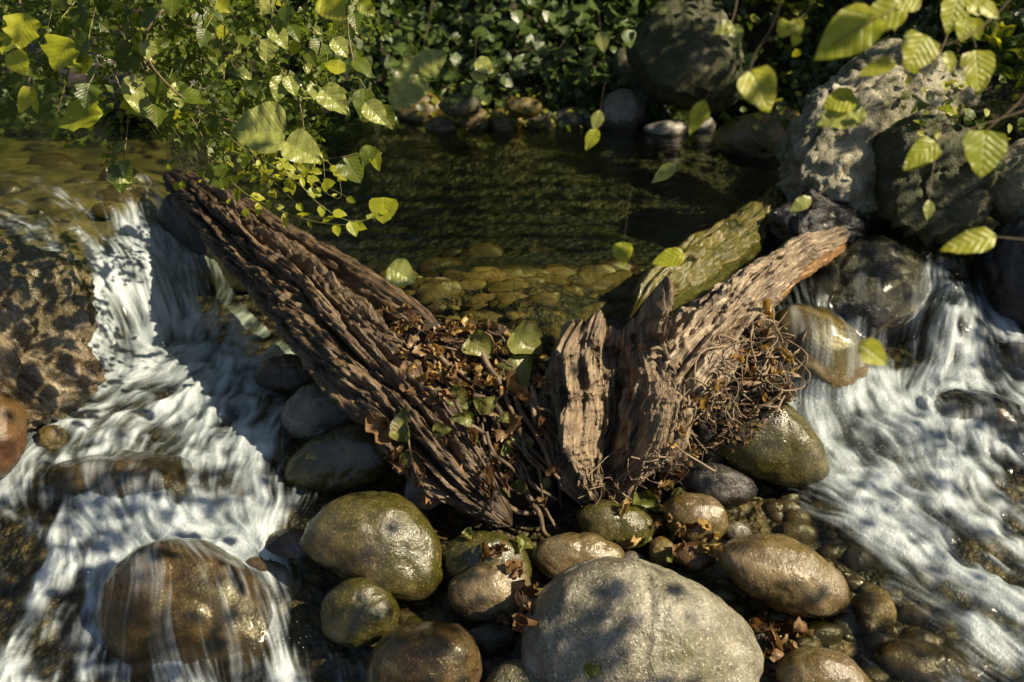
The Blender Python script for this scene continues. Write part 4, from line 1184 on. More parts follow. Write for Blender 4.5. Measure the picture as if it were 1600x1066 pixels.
def leaf_cloud(P, size, seed, flat=0.5):
    r = np.random.default_rng(seed)
    n = len(P)
    a = r.normal(size=(n, 3)); a /= np.linalg.norm(a, axis=1)[:, None]
    nr = r.normal(size=(n, 3)) * .8 + np.array([0, -.4, flat]); b = np.cross(a, nr); b /= np.linalg.norm(b, axis=1)[:, None]
    s = (size * r.uniform(.6, 1.3, n))[:, None]
    a = a * s; b = b * s * .38
    up = np.cross(a, b); up /= np.linalg.norm(up, axis=1)[:, None]
    V = np.stack([P - a * .5, P - a * .05 + b, P + a * .5, P - a * .05 - b], 1)
    V[:, 1] += up * s * .12; V[:, 3] += up * s * .12
    Fc = np.arange(n * 4).reshape(n, 4)
    tri = np.concatenate([Fc[:, [0, 1, 2]], Fc[:, [0, 2, 3]]])
    uv = np.tile(np.array([[.5, 0], [.85, .45], [.5, 1], [.15, .45]]), (n, 1))
    return V.reshape(-1, 3), tri, uv



# ---- left shrub hanging over the log
shA = thing('leafy_shrub', Pd(150, -160, 2.7), 'dense green shrub with broad lobed leaves filling the top left corner', 'shrub', 'overhanging shrubs at the top left')
shB = thing('leafy_shrub', Pd(430, -160, 2.5), 'green shrub with drooping ovate leaves hanging between the log top and the pool', 'shrub', 'overhanging shrubs at the top left')
mainA = [[(150, -160, 2.7), (190, -40, 2.6), (205, 50, 2.5), (240, 120, 2.5), (300, 185, 2.5), (335, 255, 2.55)],
         [(150, -160, 2.7), (130, -20, 2.6), (120, 60, 2.6), (105, 120, 2.6), (90, 175, 2.6)],
         [(150, -160, 2.7), (40, -40, 2.4), (38, 40, 2.4), (36, 90, 2.4), (46, 140, 2.4)],
         [(150, -160, 2.7), (260, -30, 2.4), (180, 90, 2.45), (200, 170, 2.45), (192, 255, 2.45)]]
mainB = [[(430, -160, 2.5), (330, -20, 2.5), (345, 60, 2.5), (350, 120, 2.5), (335, 175, 2.5)],
         [(430, -160, 2.5), (425, 0, 2.4), (430, 90, 2.4), (465, 150, 2.4), (478, 225, 2.4)],
         [(430, -160, 2.5), (530, -20, 2.3), (545, 60, 2.3), (560, 120, 2.3), (592, 165, 2.3)],
         [(430, -160, 2.5), (250, 20, 2.3), (230, 90, 2.3), (310, 170, 2.3), (420, 205, 2.3), (500, 246, 2.3), (560, 240, 2.3)]]
for par, mains in ((shA, mainA), (shB, mainB)):
    stem_part(par, [(px_path(m), .0045, .0012) for m in mains], 'twig')
for m in mainA: dress(shA, px_path(m), ['g_lb', 'g_rd', 'y_lb'], .08, .11)
for m in mainB: dress(shB, px_path(m), ['g_ov', 'g_rd', 'p_ov'], .07, .09)
regA = [(-60, -60), (330, -60), (330, 60), (250, 150), (180, 175), (120, 130), (60, 120), (-60, 160)]
regB = [(250, -60), (570, -60), (570, 40), (520, 110), (440, 160), (330, 220), (240, 170)]


def rand_in(poly):
    xs = [p[0] for p in poly]; ys = [p[1] for p in poly]
    while True:
        x = rng.uniform(min(xs), max(xs)); y = rng.uniform(min(ys), max(ys))
        if in_poly(np.array([x]), np.array([y]), poly)[0]: return x, y


for par, reg, keys, n, sz in ((shA, regA, ['g_lb', 'y_lb', 'g_ov', 'g_lb', 'g_rd'], 26, .06), (shB, regB, ['g_ov', 'g_rd', 'p_ov', 'g_lb', 'y_ov', 'y_lb'], 28, .048)):
    for k in range(n):
        x, y = rand_in(reg); d = rng.uniform(2.25, 3.1)
        a = [(x + rng.uniform(-60, 60), y - 90, d + .1), (x + rng.uniform(-15, 15), y - 35, d), (x, y, d - .05), (x + rng.uniform(-20, 25), y + 30, d - .08)]
        P_ = px_path(a)
        stem_part(par, [(P_, .002, .0008)], 'stem')
        dress(par, P_, keys, sz, .075, droop=.7)
for par, reg, nn, sd_ in ((shA, regA, 2600, 5), (shB, regB, 2200, 6)):
    Pq = []
    for k in range(nn // 26):
        x, y = rand_in(reg); d = rng.uniform(2.3, 3.2)
        a = np.array(Pd(x, y, d)); b = a + np.array([rng.uniform(-.12, .12), rng.uniform(-.1, .1), -rng.uniform(.05, .22)])
        t_ = rng.random((26, 1))
        Pq.append(a + (b - a) * t_ + rng.normal(size=(26, 3)) * .016)
    V, f_, uv_ = leaf_cloud(np.concatenate(Pq) - np.array(par.location), .024, sd_)
    o = add('fine_foliage', mesh_np('fine_foliage', V, f_, M['leaf'], uv=uv_))
    o.parent = par
    tag(o, kind='stuff')
# hand-placed large leaves
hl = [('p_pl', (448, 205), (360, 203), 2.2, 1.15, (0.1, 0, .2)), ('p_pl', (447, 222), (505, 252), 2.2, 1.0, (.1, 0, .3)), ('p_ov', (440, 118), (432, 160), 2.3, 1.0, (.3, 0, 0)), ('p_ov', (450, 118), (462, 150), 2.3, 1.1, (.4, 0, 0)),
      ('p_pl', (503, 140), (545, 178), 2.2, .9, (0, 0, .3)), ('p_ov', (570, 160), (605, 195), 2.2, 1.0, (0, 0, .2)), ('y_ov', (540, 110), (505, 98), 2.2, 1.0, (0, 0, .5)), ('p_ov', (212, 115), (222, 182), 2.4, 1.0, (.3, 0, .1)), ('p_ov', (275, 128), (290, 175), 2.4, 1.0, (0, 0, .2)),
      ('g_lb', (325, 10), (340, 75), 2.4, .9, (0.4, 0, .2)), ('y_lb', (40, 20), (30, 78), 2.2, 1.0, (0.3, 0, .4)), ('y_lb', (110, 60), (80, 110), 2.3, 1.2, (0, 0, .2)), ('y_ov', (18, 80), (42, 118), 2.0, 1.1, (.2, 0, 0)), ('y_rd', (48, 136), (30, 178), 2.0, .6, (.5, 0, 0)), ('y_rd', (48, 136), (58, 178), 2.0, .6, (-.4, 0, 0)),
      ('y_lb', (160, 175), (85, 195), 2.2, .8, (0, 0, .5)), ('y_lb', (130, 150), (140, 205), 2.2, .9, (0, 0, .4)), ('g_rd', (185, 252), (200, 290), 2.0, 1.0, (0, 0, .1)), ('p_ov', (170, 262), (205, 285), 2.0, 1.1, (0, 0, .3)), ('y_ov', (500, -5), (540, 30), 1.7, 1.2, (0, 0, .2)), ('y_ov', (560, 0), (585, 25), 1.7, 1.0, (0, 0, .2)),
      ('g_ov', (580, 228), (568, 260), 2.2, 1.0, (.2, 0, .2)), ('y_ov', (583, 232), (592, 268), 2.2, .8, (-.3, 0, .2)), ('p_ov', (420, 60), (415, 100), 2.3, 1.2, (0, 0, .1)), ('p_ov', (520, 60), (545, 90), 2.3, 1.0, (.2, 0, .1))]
for kk, b, t, d, ws, tl in hl:
    hero(shB if b[0] > 230 else shA, kk, b, t, d, ws, tl)
# near blurred twig with three pale leaves
tw = thing('leafy_twig', Pd(700, -150, 1.5), 'out of focus twig with three pale crinkled leaves hanging before the pool', 'twig')
stem_part(tw, [(px_path([(700, -150, 1.5), (680, -20, 1.5), (665, 60, 1.5), (655, 105, 1.5)]), .0012, .0006)], 'twig')
for kk, b, t, ws, tl in [('p_pl', (652, 113), (612, 172), 1.0, (.2, 0, 0)), ('p_pl', (656, 112), (697, 82), 1.1, (0, 0, .2)), ('p_pl', (650, 110), (632, 88), 1.2, (0, 0, .1)), ('p_ov', (655, 115), (655, 148), .9, (0, 0, .1))]:
    hero(tw, kk, b, t, 1.5, ws, tl)

# vines trailing over the log
vn_lab = ['bright yellow green vine trailing from the log top out over the pool', 'thin vine with small leaves hugging the upper edge of the rotten log', 'tangle of fine stems hanging from the shrub onto the log top']
vines = [[(335, 180, 2.6), (370, 225, 2.6), (430, 262, 2.6), (470, 290, 2.6), (500, 320, 2.6), (545, 345, 2.6), (590, 340, 2.6)], [(320, 240, 3.0), (380, 300, 2.95), (440, 330, 2.9), (500, 348, 2.85), (555, 352, 2.8)], [(230, 60, 2.7), (260, 140, 2.8), (290, 210, 2.95), (320, 275, 3.05)]]
for k in range(3):
    v = thing('trailing_vine', Pd(*vines[k][0]), vn_lab[k], 'vine')
    stem_part(v, [(px_path(vines[k]), .0022, .001)], 'stem')
    if k < 2: dress(v, px_path(vines[k]), ['y_ov', 'y_ln', 'p_ov'], .045, .05, droop=.5)
    for j in range((16, 8, 26)[k]):
        if k == 0:
            x0 = rng.uniform(330, 420); y0_ = rng.uniform(205, 250); d = rng.uniform(2.5, 2.9)
            a = [(x0, y0_, d), (x0 + rng.uniform(20, 50), y0_ + rng.uniform(-5, 40), d), (x0 + rng.uniform(50, 110), y0_ + rng.uniform(10, 70), d), (x0 + rng.uniform(80, 140), y0_ + rng.uniform(20, 90), d)]
        elif k == 1:
            x0 = rng.uniform(280, 420); y0_ = 270 + (x0 - 280) * .75; d = depth(Pz(x0, y0_, .6))
            a = [(x0, y0_, d), (x0 + 20, y0_ + 5, d - .02), (x0 + 45, y0_ + 35, d - .02), (x0 + 60, y0_ + 60, d)]
        else:
            x0 = rng.uniform(180, 330); d = rng.uniform(2.5, 2.9)
            x1 = rng.uniform(250, 345)
            a = [(x0, rng.uniform(40, 120), d), ((x0 + x1) / 2 - 15, 160, d), ((x0 + x1) / 2 + 20, 215, d + .1), (x1, rng.uniform(255, 290), d + .2)]
        stem_part(v, [(px_path(a), .0014, .0006)], 'stem')
        if k < 2 or j % 4 == 0:
            dress(v, px_path(a), ['y_ov', 'y_ln', 'y_rd'], .032, .045, droop=.3, limit=5)

# thin hanging twigs that carry the single leaves seen over the pool
hang = [('heart shaped green leaf on a hair thin stem over the left of the pool', [(585, 345, 2.4), (597, 312, 2.4)], [('y_rd', (600, 308), (598, 350), 1.3, (0, 0, .1)), ('y_ov', (590, 330), (610, 322), 1.2, (.2, 0, .3))], 2.4),
        ('blurred pale leaf hanging just above the log and shallow water', [(612, 402, 1.7), (618, 420, 1.7)], [('p_ov', (606, 418), (650, 440), 1.3, (0, 0, .3)), ('y_ov', (603, 425), (630, 446), .9, (0, .2, .3))], 1.7),
        ('pointed bright green leaf over the dark pool right of centre', [(985, 300, 1.8), (975, 378, 1.8)], [('y_rd', (972, 378), (974, 416), 1.0, (0, 0, .1)), ('y_ov', (960, 398), (990, 388), 1.0, (0, 0, .3))], 1.8),
        ('lance shaped green leaf floating over the pool left of the sunken log', [(1085, 390, 1.8), (1068, 396, 1.8)], [('y_ov', (1070, 397), (1018, 412), .8, (0, 0, .3))], 1.8),
        ('slender pair of green leaves before the far right of the pool', [(1070, 200, 1.8), (1050, 262, 1.8)], [('p_ln', (1058, 256), (1018, 285), 1.0, (0, 0, .2)), ('p_ln', (1030, 268), (1048, 262), 1.0, (0, 0, .2))], 1.8),
        ('narrow pale leaf hanging before the round grey boulder', [(945, 130, 1.6), (938, 172, 1.6)], [('p_ln', (938, 172), (928, 205), 1.3, (0, 0, .2)), ('y_ln', (934, 200), (915, 235), 1.2, (0, 0, .2))], 1.6),
        ('small blurred leaf before the ivy right of the top centre', [(935, -10, 1.5), (938, 50, 1.5)], [('p_ln', (938, 48), (944, 82), 1.4, (0, 0, .1))], 1.5),
        ('pale curled leaf hanging before the ivy bank', [(745, 60, 1.8), (742, 96, 1.8)], [('p_ov', (742, 96), (772, 112), 1.2, (0, 0, .4)), ('p_ov', (736, 115), (762, 124), 1.0, (0, 0, .4))], 1.8),
        ('narrow blurred leaf pair over the far corner of the pool', [(1120, 120, 1.5), (1102, 158, 1.5)], [('y_ln', (1102, 155), (1078, 210), 1.0, (0, 0, .1)), ('p_ln', (1108, 170), (1092, 195), 1.0, (0, 0, .1))], 1.5)]
for lab, st, lv, d in hang:
    t = thing('hanging_leaf', Pd(*st[0]), lab, 'leaf')
    top = st[0]
    P_ = px_path([(top[0] + 4, top[1] - 6, d), st[0], st[1]])
    V, f_ = tube_geo(P_, .0003, .0003, sides=4)
    add('petiole', mesh_np('petiole', V, f_, M['stick']), t)
    for kk, b, tt_, ws, tl in lv: hero(t, kk, b, tt_, d, ws, tl)

# ---- right hand branches with big backlit leaves
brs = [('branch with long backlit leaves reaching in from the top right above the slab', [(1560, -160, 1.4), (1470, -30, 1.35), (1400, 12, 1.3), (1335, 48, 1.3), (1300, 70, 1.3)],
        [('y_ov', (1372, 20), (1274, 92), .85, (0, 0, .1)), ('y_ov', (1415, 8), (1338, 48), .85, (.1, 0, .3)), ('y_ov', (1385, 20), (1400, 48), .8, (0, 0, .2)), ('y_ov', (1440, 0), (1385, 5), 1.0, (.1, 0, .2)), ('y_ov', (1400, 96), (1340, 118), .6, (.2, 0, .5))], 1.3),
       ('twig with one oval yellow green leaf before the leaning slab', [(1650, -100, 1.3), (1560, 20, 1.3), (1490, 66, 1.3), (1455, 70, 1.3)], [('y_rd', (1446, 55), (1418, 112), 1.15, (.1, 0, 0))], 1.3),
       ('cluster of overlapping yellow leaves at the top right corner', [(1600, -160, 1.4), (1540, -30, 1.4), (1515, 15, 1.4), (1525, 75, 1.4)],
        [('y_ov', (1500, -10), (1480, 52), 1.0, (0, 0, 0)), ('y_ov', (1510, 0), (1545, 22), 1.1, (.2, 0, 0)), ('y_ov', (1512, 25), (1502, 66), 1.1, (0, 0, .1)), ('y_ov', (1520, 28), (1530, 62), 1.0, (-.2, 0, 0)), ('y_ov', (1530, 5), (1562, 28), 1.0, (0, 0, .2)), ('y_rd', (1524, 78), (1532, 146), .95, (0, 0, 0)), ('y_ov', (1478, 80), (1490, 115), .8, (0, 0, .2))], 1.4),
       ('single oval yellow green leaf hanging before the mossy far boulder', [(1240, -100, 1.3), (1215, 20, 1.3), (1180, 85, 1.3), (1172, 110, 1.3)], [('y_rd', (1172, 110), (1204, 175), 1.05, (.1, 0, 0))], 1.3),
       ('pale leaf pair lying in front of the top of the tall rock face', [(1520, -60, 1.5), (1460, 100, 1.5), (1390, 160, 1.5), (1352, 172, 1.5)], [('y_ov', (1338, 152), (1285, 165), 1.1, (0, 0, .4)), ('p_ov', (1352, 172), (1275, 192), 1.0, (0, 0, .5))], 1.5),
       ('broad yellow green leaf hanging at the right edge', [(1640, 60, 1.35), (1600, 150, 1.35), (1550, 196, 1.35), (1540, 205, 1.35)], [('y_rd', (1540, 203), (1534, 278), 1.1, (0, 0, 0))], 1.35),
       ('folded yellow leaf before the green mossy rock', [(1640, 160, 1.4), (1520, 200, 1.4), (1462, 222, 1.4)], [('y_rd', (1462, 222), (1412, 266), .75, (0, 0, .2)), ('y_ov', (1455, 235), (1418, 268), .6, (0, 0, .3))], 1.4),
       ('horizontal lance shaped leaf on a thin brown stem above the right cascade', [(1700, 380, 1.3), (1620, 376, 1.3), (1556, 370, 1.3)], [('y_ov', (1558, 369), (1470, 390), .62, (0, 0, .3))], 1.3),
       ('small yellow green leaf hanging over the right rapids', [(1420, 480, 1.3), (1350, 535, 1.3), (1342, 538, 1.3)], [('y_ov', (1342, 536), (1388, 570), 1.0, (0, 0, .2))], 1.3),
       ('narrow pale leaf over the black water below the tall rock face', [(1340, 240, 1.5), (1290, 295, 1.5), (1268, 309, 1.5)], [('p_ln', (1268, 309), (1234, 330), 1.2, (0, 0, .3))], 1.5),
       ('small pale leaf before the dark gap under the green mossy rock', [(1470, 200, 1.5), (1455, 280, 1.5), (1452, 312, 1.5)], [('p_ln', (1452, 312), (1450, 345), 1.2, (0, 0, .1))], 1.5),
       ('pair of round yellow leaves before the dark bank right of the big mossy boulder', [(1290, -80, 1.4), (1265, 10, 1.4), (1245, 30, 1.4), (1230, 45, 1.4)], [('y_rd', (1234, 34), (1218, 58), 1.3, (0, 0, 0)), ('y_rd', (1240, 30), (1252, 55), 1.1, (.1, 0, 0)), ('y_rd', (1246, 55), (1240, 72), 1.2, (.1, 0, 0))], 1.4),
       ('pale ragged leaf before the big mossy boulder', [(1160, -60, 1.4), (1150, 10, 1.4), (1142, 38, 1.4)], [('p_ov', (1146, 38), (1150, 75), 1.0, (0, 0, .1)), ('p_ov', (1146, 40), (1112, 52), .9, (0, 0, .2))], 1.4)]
for lab, st, lv, d in brs:
    t = thing('leafy_branch', Pd(*st[0]), lab, 'branch')
    stem_part(t, [(px_path(st), .0012, .0006)], 'twig', 'twig')
    for kk, b, tt_, ws, tl in lv:
        hero(t, kk, b, tt_, d, ws, tl)

# ------------------------------------------------------------------ far bank plants
bpy.context.view_layer.update()
DG = bpy.context.evaluated_depsgraph_get()


def cast(px, py, start=1.75):
    r = ray(px, py); r = r / np.linalg.norm(r)
    o = CAM + r * start
    for _ in range(14):
        h, loc, nr, idx, ob, mt = S.ray_cast(DG, Vector(o), Vector(r))
        if not h: return None
        if ob.name.startswith(('stream_water', 'pool_water', 'leaf', 'stem', 'petiole', 'twig')):
            o = np.array(loc) + r * 1e-3
            continue
        return np.array(loc), np.array(nr), ob.name
    return None


def scatter_plant(name, label, cat, group, poly, n, keys, size, stemmat='stem', start=3.2, lift=(0.01, .12), facing=.7, only=None, droop=.25):
    pts = []
    for _ in range(n * 3):
        x, y = rand_in(poly)
        h = cast(x, y, start)
        if h is None or (only and not h[2].startswith(only)): continue
        pts.append(h)
        if len(pts) >= n: break
    if not pts: return None
    c = np.mean([p[0] for p in pts], 0); c[2] = min(p[0][2] for p in pts)
    t = thing(name, c, label, cat, group)
    lst = []
    for k, (p, nr, _n) in enumerate(pts):
        q = p + nr * rng.uniform(*lift) + np.array([0, 0, rng.uniform(0, lift[1])])
        L = size * rng.uniform(.6, 1.3)
        dirv = rvec(1.0) + np.array([0, 0, -droop]); dirv -= nr * np.dot(dirv, nr) * .7; dirv /= np.linalg.norm(dirv)
        leaf_obj(keys[rng.integers(len(keys))], q, q + dirv * L, TOCAM * facing + np.array([0, 0, .6]) + rvec(.6), t)
        if k % 3 == 0:
            lst.append(tube_geo([p - nr * .03, (p + q) / 2 + rvec(.02), q], .0025, .001, sides=4, n=5))
    for V, f_ in lst:
        add('stem', mesh_np('stem', V, f_, M[stemmat]), t)
    return t


cols = [(535, 600), (600, 660), (660, 715), (715, 770), (770, 830), (830, 885), (885, 940), (940, 1000)]
ivl = ['ivy patch at the left end of the far bank behind the hanging leaves', 'dim ivy patch above the left end of the waterline stones', 'ivy patch with glossy round leaves above the second yellow stone', 'thick ivy patch directly above the golden algae stones',
       'ivy patch at the middle of the far bank around a dark gap', 'ivy patch with bluish leaves left of the round grey boulder', 'dark ivy patch climbing just left of the round grey boulder', 'ivy patch beside the trunk base left of the big mossy boulder']
for k, (a, b) in enumerate(cols):
    scatter_plant('ivy_plant', ivl[k], 'ivy', 'ivy patches on the far bank', [(a, -25), (b, -25), (b, 150 if k < 7 else 60), ((a + b) / 2, 172 if k < 7 else 70), (a, 160 if k < 7 else 60)], 44, ['ivy', 'ivr', 'ivr'], .075)
scatter_plant('bank_herb', 'leafy herbs on the bank between the big mossy boulder and the tall rock face', 'herb', 'herbs on the right bank', [(1140, -20), (1300, -20), (1290, 110), (1250, 170), (1150, 190), (1140, 60)], 90, ['g_ov', 'g_rd', 'y_ov', 'ivr'], .05)
scatter_plant('bank_herb', 'small leaves creeping over the top of the big mossy far boulder', 'herb', 'herbs on the right bank', [(985, -20), (1150, -20), (1150, 60), (1080, 40), (1000, 60)], 45, ['g_rd', 'y_ov', 'ivr'], .045)
scatter_plant('bank_herb', 'ragged small plants growing between the craggy rocks at the right', 'herb', 'herbs on the right bank', [(1400, 120), (1500, 110), (1620, 130), (1620, 260), (1540, 270), (1480, 220), (1420, 220)], 90, ['g_ov', 'y_ln', 'y_ov', 'g_lb'], .04, lift=(0.0, .06))
scatter_plant('bank_herb', 'green plants hanging over the algae covered overhanging boulder', 'herb', 'herbs on the right bank', [(1120, 165), (1260, 150), (1250, 200), (1180, 215), (1130, 205)], 40, ['g_ov', 'y_ov', 'ivr', 'g_lb'], .045)
scatter_plant('moss_fern', 'golden moss and tiny ferns over the far waterline stones', 'fern', 'herbs on the right bank', [(620, 145), (830, 140), (930, 170), (930, 205), (640, 205)], 120, ['y_ln', 'y_ov', 'ivr'], .035, lift=(0, .03))


def fern(label, bases, n, L, grp):
    t = thing('fern', bases[0], label, 'fern', grp)
    for k in range(n):
        b = np.array(bases[k % len(bases)]) + rvec(.03)
        dirv = np.array([rng.uniform(-1, 1), rng.uniform(-.9, .1), rng.uniform(.3, 1.0)]); dirv /= np.linalg.norm(dirv)
        l = L * rng.uniform(.6, 1.1)
        pts = [b, b + dirv * l * .4, b + dirv * l * .75 + np.array([0, 0, -.06 * l]), b + dirv * l + np.array([0, 0, -.35 * l])]
        c = spline(pts, 22)
        g = [tube_geo(pts, .0016, .0005, sides=4, n=12)]
        for i in range(3, 21):
            T = c[min(i + 1, 21)] - c[i - 1]; T /= np.linalg.norm(T)
            Sd = np.cross(T, [0, 0, 1]); Sd /= np.linalg.norm(Sd) + 1e-9
            up = np.cross(Sd, T)
            w = l * .26 * math.sin(math.pi * (i - 1) / 22) ** .8
            for sg in (-1, 1):
                p = c[i]; tip = p + (Sd * sg + T * .35 - up * .15) * w
                m_ = (p + tip) / 2
                a = T * w * .13
                g.append((np.array([p, m_ + a, tip, m_ - a]), np.array([[0, 1, 2, 3]])))
        V, f_ = join_geo(g)
        uv = np.tile([[.45, .3]], (len(V), 1))
        add('frond', mesh_np('frond', V, f_, M['leafY' if k % 3 == 0 else 'leaf'], uv=uv), t)


def at(px, py, start=2.6):
    h = cast(px, py, start)
    return h[0] if h is not None else Pz(px, py, .6)


fern('curled fern beside the green mossy rock catching the sun', [at(1500, 190), at(1530, 170), at(1545, 220)], 16, .22, 'ferns on the right bank')
fern('fern growing at the top right above the mossy rock', [at(1560, 90), at(1590, 130), at(1520, 60)], 16, .28, 'ferns on the right bank')
fern('small fern tuft above the overhanging algae boulder', [at(1240, 120), at(1200, 130), at(1270, 90)], 14, .2, 'ferns on the right bank')
fern('wispy fern over the top of the far bank right of centre', [at(1180, 10), at(1230, 10), at(1290, 20)], 14, .3, 'ferns on the right bank')

# bank understorey seen only as one mass
n = 36000
bx = rng.uniform(-5.5, 5.5, n); by = 4.85 + rng.random(n) ** 1.3 * 3.6
by = np.where(bx > 1.7, by - (bx - 1.7) * .75, by)
bh = bed_z(bx, by)
vis = np.where(by < 5.6, .06, .35)
keep = fbm(np.c_[bx * 2.2, by * 2.2, 0 * bx], 3, 55) > -1.1
P_ = np.c_[bx, by, bh + rng.random(n) * vis][keep]
V, f_, uv = leaf_cloud(P_, .075, 3)
tag(add('bank_undergrowth', mesh_np('bank_undergrowth', V, f_, M['ivy'], uv=uv)), kind='stuff')

# trees behind the bank: trunks and crowns that the pool mirrors, out of frame above
def tree(loc, h, label, blobs, n, size, mat='leaf', group=None, seed=0, trunk_r=.12, extra=None):
    t = thing('tree', loc, label, 'tree', group)
    loc = np.array(loc, float)
    top = loc + [rng.uniform(-.3, .3), 0, h]
    V, f_ = tube_geo([loc - [0, 0, .3], loc + [0.05, 0, h * .4], top], trunk_r, trunk_r * .4, sides=12, n=24, wob=.03, seed=seed)
    uv = np.c_[V[:, 2], np.arctan2(V[:, 1] - loc[1], V[:, 0] - loc[0]) * trunk_r]
    add('trunk', mesh_np('trunk', V, f_, M['log'], uv=uv), t)
    r = np.random.default_rng(seed)
    Ps = []
    for bc, br in blobs:
        bc = np.array(bc, float)
        V, f_ = tube_geo([loc + [0, 0, h * .55], (loc + [0, 0, h * .7] + bc) / 2 + r.normal(size=3) * .1, bc], trunk_r * .35, .012, sides=6, n=14)
        add('limb', mesh_np('limb', V, f_, M['twig']), t)
        k = int(n / len(blobs))
        d = r.normal(size=(k, 3)); d /= np.linalg.norm(d, axis=1)[:, None]
        Ps.append(bc + d * (r.random((k, 1)) ** .45) * np.array([br, br, br * .7]))
    P_ = np.concatenate(Ps) if Ps else np.zeros((0, 3))
    if extra is not None: P_ = np.concatenate([P_, extra])
    V, f_, uv = leaf_cloud(P_, size, seed + 1)
    cr = add('crown', mesh_np('crown', V, f_, M[mat], uv=uv), t)
    tag(cr, kind='stuff')
    return t


for k, (x, y) in enumerate([(-3.4, 6.6), (-1.2, 7.2), (1.0, 7.0), (3.2, 6.0)]):
    g = float(bed_z([x], [y])[0])
    bl = [((x + rng.uniform(-1.1, 1.1), y + rng.uniform(-1.0, .6), g + rng.uniform(1.2, 3.2)), rng.uniform(.6, 1.0)) for _ in range(9)]
    tree((x, y, g), 3.2, ['bank tree above the top left foliage', 'bank tree above the ivy left of centre', 'bank tree behind the big mossy boulder', 'bank tree above the tall craggy rocks'][k], bl, 5200, .12, seed=k + 40, group='trees on the far bank')

# unseen tree added on the right bank, leaves placed to shade all but LIT
LIT = [  # polygons (pixels on the ground) that the sun reaches, with the share of leaves kept there
    ([(60, 330), (200, 310), (340, 470), (330, 560), (420, 620), (360, 720), (60, 700), (40, 560), (-60, 480), (-60, 340)], .1),
    ([(290, 270), (420, 330), (560, 420), (700, 500), (760, 470), (640, 420), (1000, 400), (1020, 520), (880, 600), (700, 600), (560, 560), (380, 400)], .05),
    ([(600, 400), (1010, 385), (1050, 440), (990, 520), (880, 560), (760, 560), (640, 500)], .5),
    ([(820, 470), (1020, 440), (1110, 560), (1030, 700), (960, 790), (850, 700), (880, 560)], .08),
    ([(980, 500), (1180, 350), (1320, 350), (1300, 420), (1160, 560), (1060, 640)], .03),
    ([(1180, 480), (1350, 490), (1380, 600), (1260, 640)], .03),
    ([(1250, 620), (1420, 640), (1640, 780), (1640, 1000), (1500, 900), (1300, 760)], .45),
    ([(470, 770), (640, 775), (690, 900), (640, 910), (480, 830)], .25),
    ([(440, 600), (560, 600), (640, 680), (560, 760), (440, 740)], .25),
    ([(690, 830), (1020, 800), (1140, 770), (1330, 850), (1340, 960), (1380, 1100), (1040, 1100), (980, 880), (830, 960), (700, 940)], .22),
    ([(1100, 610), (1230, 620), (1290, 730), (1180, 740)], .15),
    ([(160, 850), (420, 850), (460, 1000), (260, 980)], .25),
    ([(0, 640), (40, 640), (40, 740), (0, 740)], .1),
    ([(1240, 130), (1400, 130), (1400, 330), (1240, 330)], .12),
    ([(-100, 230), (230, 240), (220, 330), (-100, 400)], .2),
]
N = 60000
tx = rng.uniform(-500, 2100, N); ty = rng.uniform(-80, 1250, N)
area_w = np.clip((ty + 160) / 1200, .1, 1)  # nearer ground takes fewer leaves per pixel
ps = np.full(N, .74)
ps[ty < 420] = .75
ps[ty < 215] = .58
for poly, k in LIT:
    m = in_poly(tx, ty, poly); ps[m] = k
bpy.context.view_layer.update(); DG = bpy.context.evaluated_depsgraph_get()


def ground_at(x, y):
    if -20 < x < 1620 and -20 < y < 1086:
        h = cast(x, y)
        if h is not None: return h[0]
    r = ray(x, y)
    zt = .5 if y < 470 else (.15 if y < 800 else 0)
    if y < 215: return CAM + r * (5.15 / r[1])
    return CAM + r * ((zt - 1.9) / r[2])


_gc = {}
def ground_c(x, y):
    k_ = (int((x + 2000) // 20), int((y + 2000) // 20))
    if k_ not in _gc: _gc[k_] = ground_at((k_[0] + .5) * 20 - 2000, (k_[1] + .5) * 20 - 2000)
    return _gc[k_]


tgt = [ground_c(x, y) + rng.normal(size=3) * [.02, .02, 0] for x, y in zip(tx, ty)]
tgt = np.array(tgt)
# leaf density per square metre evened out: probability falls with distance compression
w_ = np.clip((2.2 / np.maximum(tgt[:, 1], .8)) ** -2.2, .25, 4)
clump = smooth(-.25, .25, fbm(tgt * [5, 5, 5], 2, 77))
pp = ps * np.where(ps > .7, 1.0, .15 + 1.1 * clump)
keep = rng.random(N) < np.clip(pp * w_ * .30, 0, 1)
T_ = tgt[keep] + rng.normal(size=(keep.sum(), 3)) * .012
Lc = (2.35 - T_[:, 2]) / SUN.z + rng.random(len(T_)) * .9
EX = T_ + np.array(SUN)[None] * Lc[:, None]  # crown leaves set along the sun direction from the spots to be shaded
# leaves standing in the way of a sunlit patch are thinned
sA = np.cross(np.array(SUN), [0, 0, 1]); sA /= np.linalg.norm(sA); sB = np.cross(np.array(SUN), sA)
e2 = np.c_[EX @ sA, EX @ sB]
kill = np.zeros(len(EX)); keep_c = {}
for poly, k in LIT:
    for _ in range(170):
        x, y = rand_in(poly)
        q = ground_c(x, y)
        d2 = (e2[:, 0] - q @ sA) ** 2 + (e2[:, 1] - q @ sB) ** 2
        kill = np.maximum(kill, (d2 < .07 ** 2) * (1 - k * 1.3))
EX = EX[rng.random(len(EX)) > kill]
tg = float(bed_z([5.2], [3.0])[0])
tree((5.2, 3.0, tg), 3.4, 'tree on the right bank spreading its leaves over the stream', [((5.6, 4.6, 4.9), .8), ((6.0, 5.2, 4.6), .9)], 1500, .058, seed=90, trunk_r=.2, extra=EX)

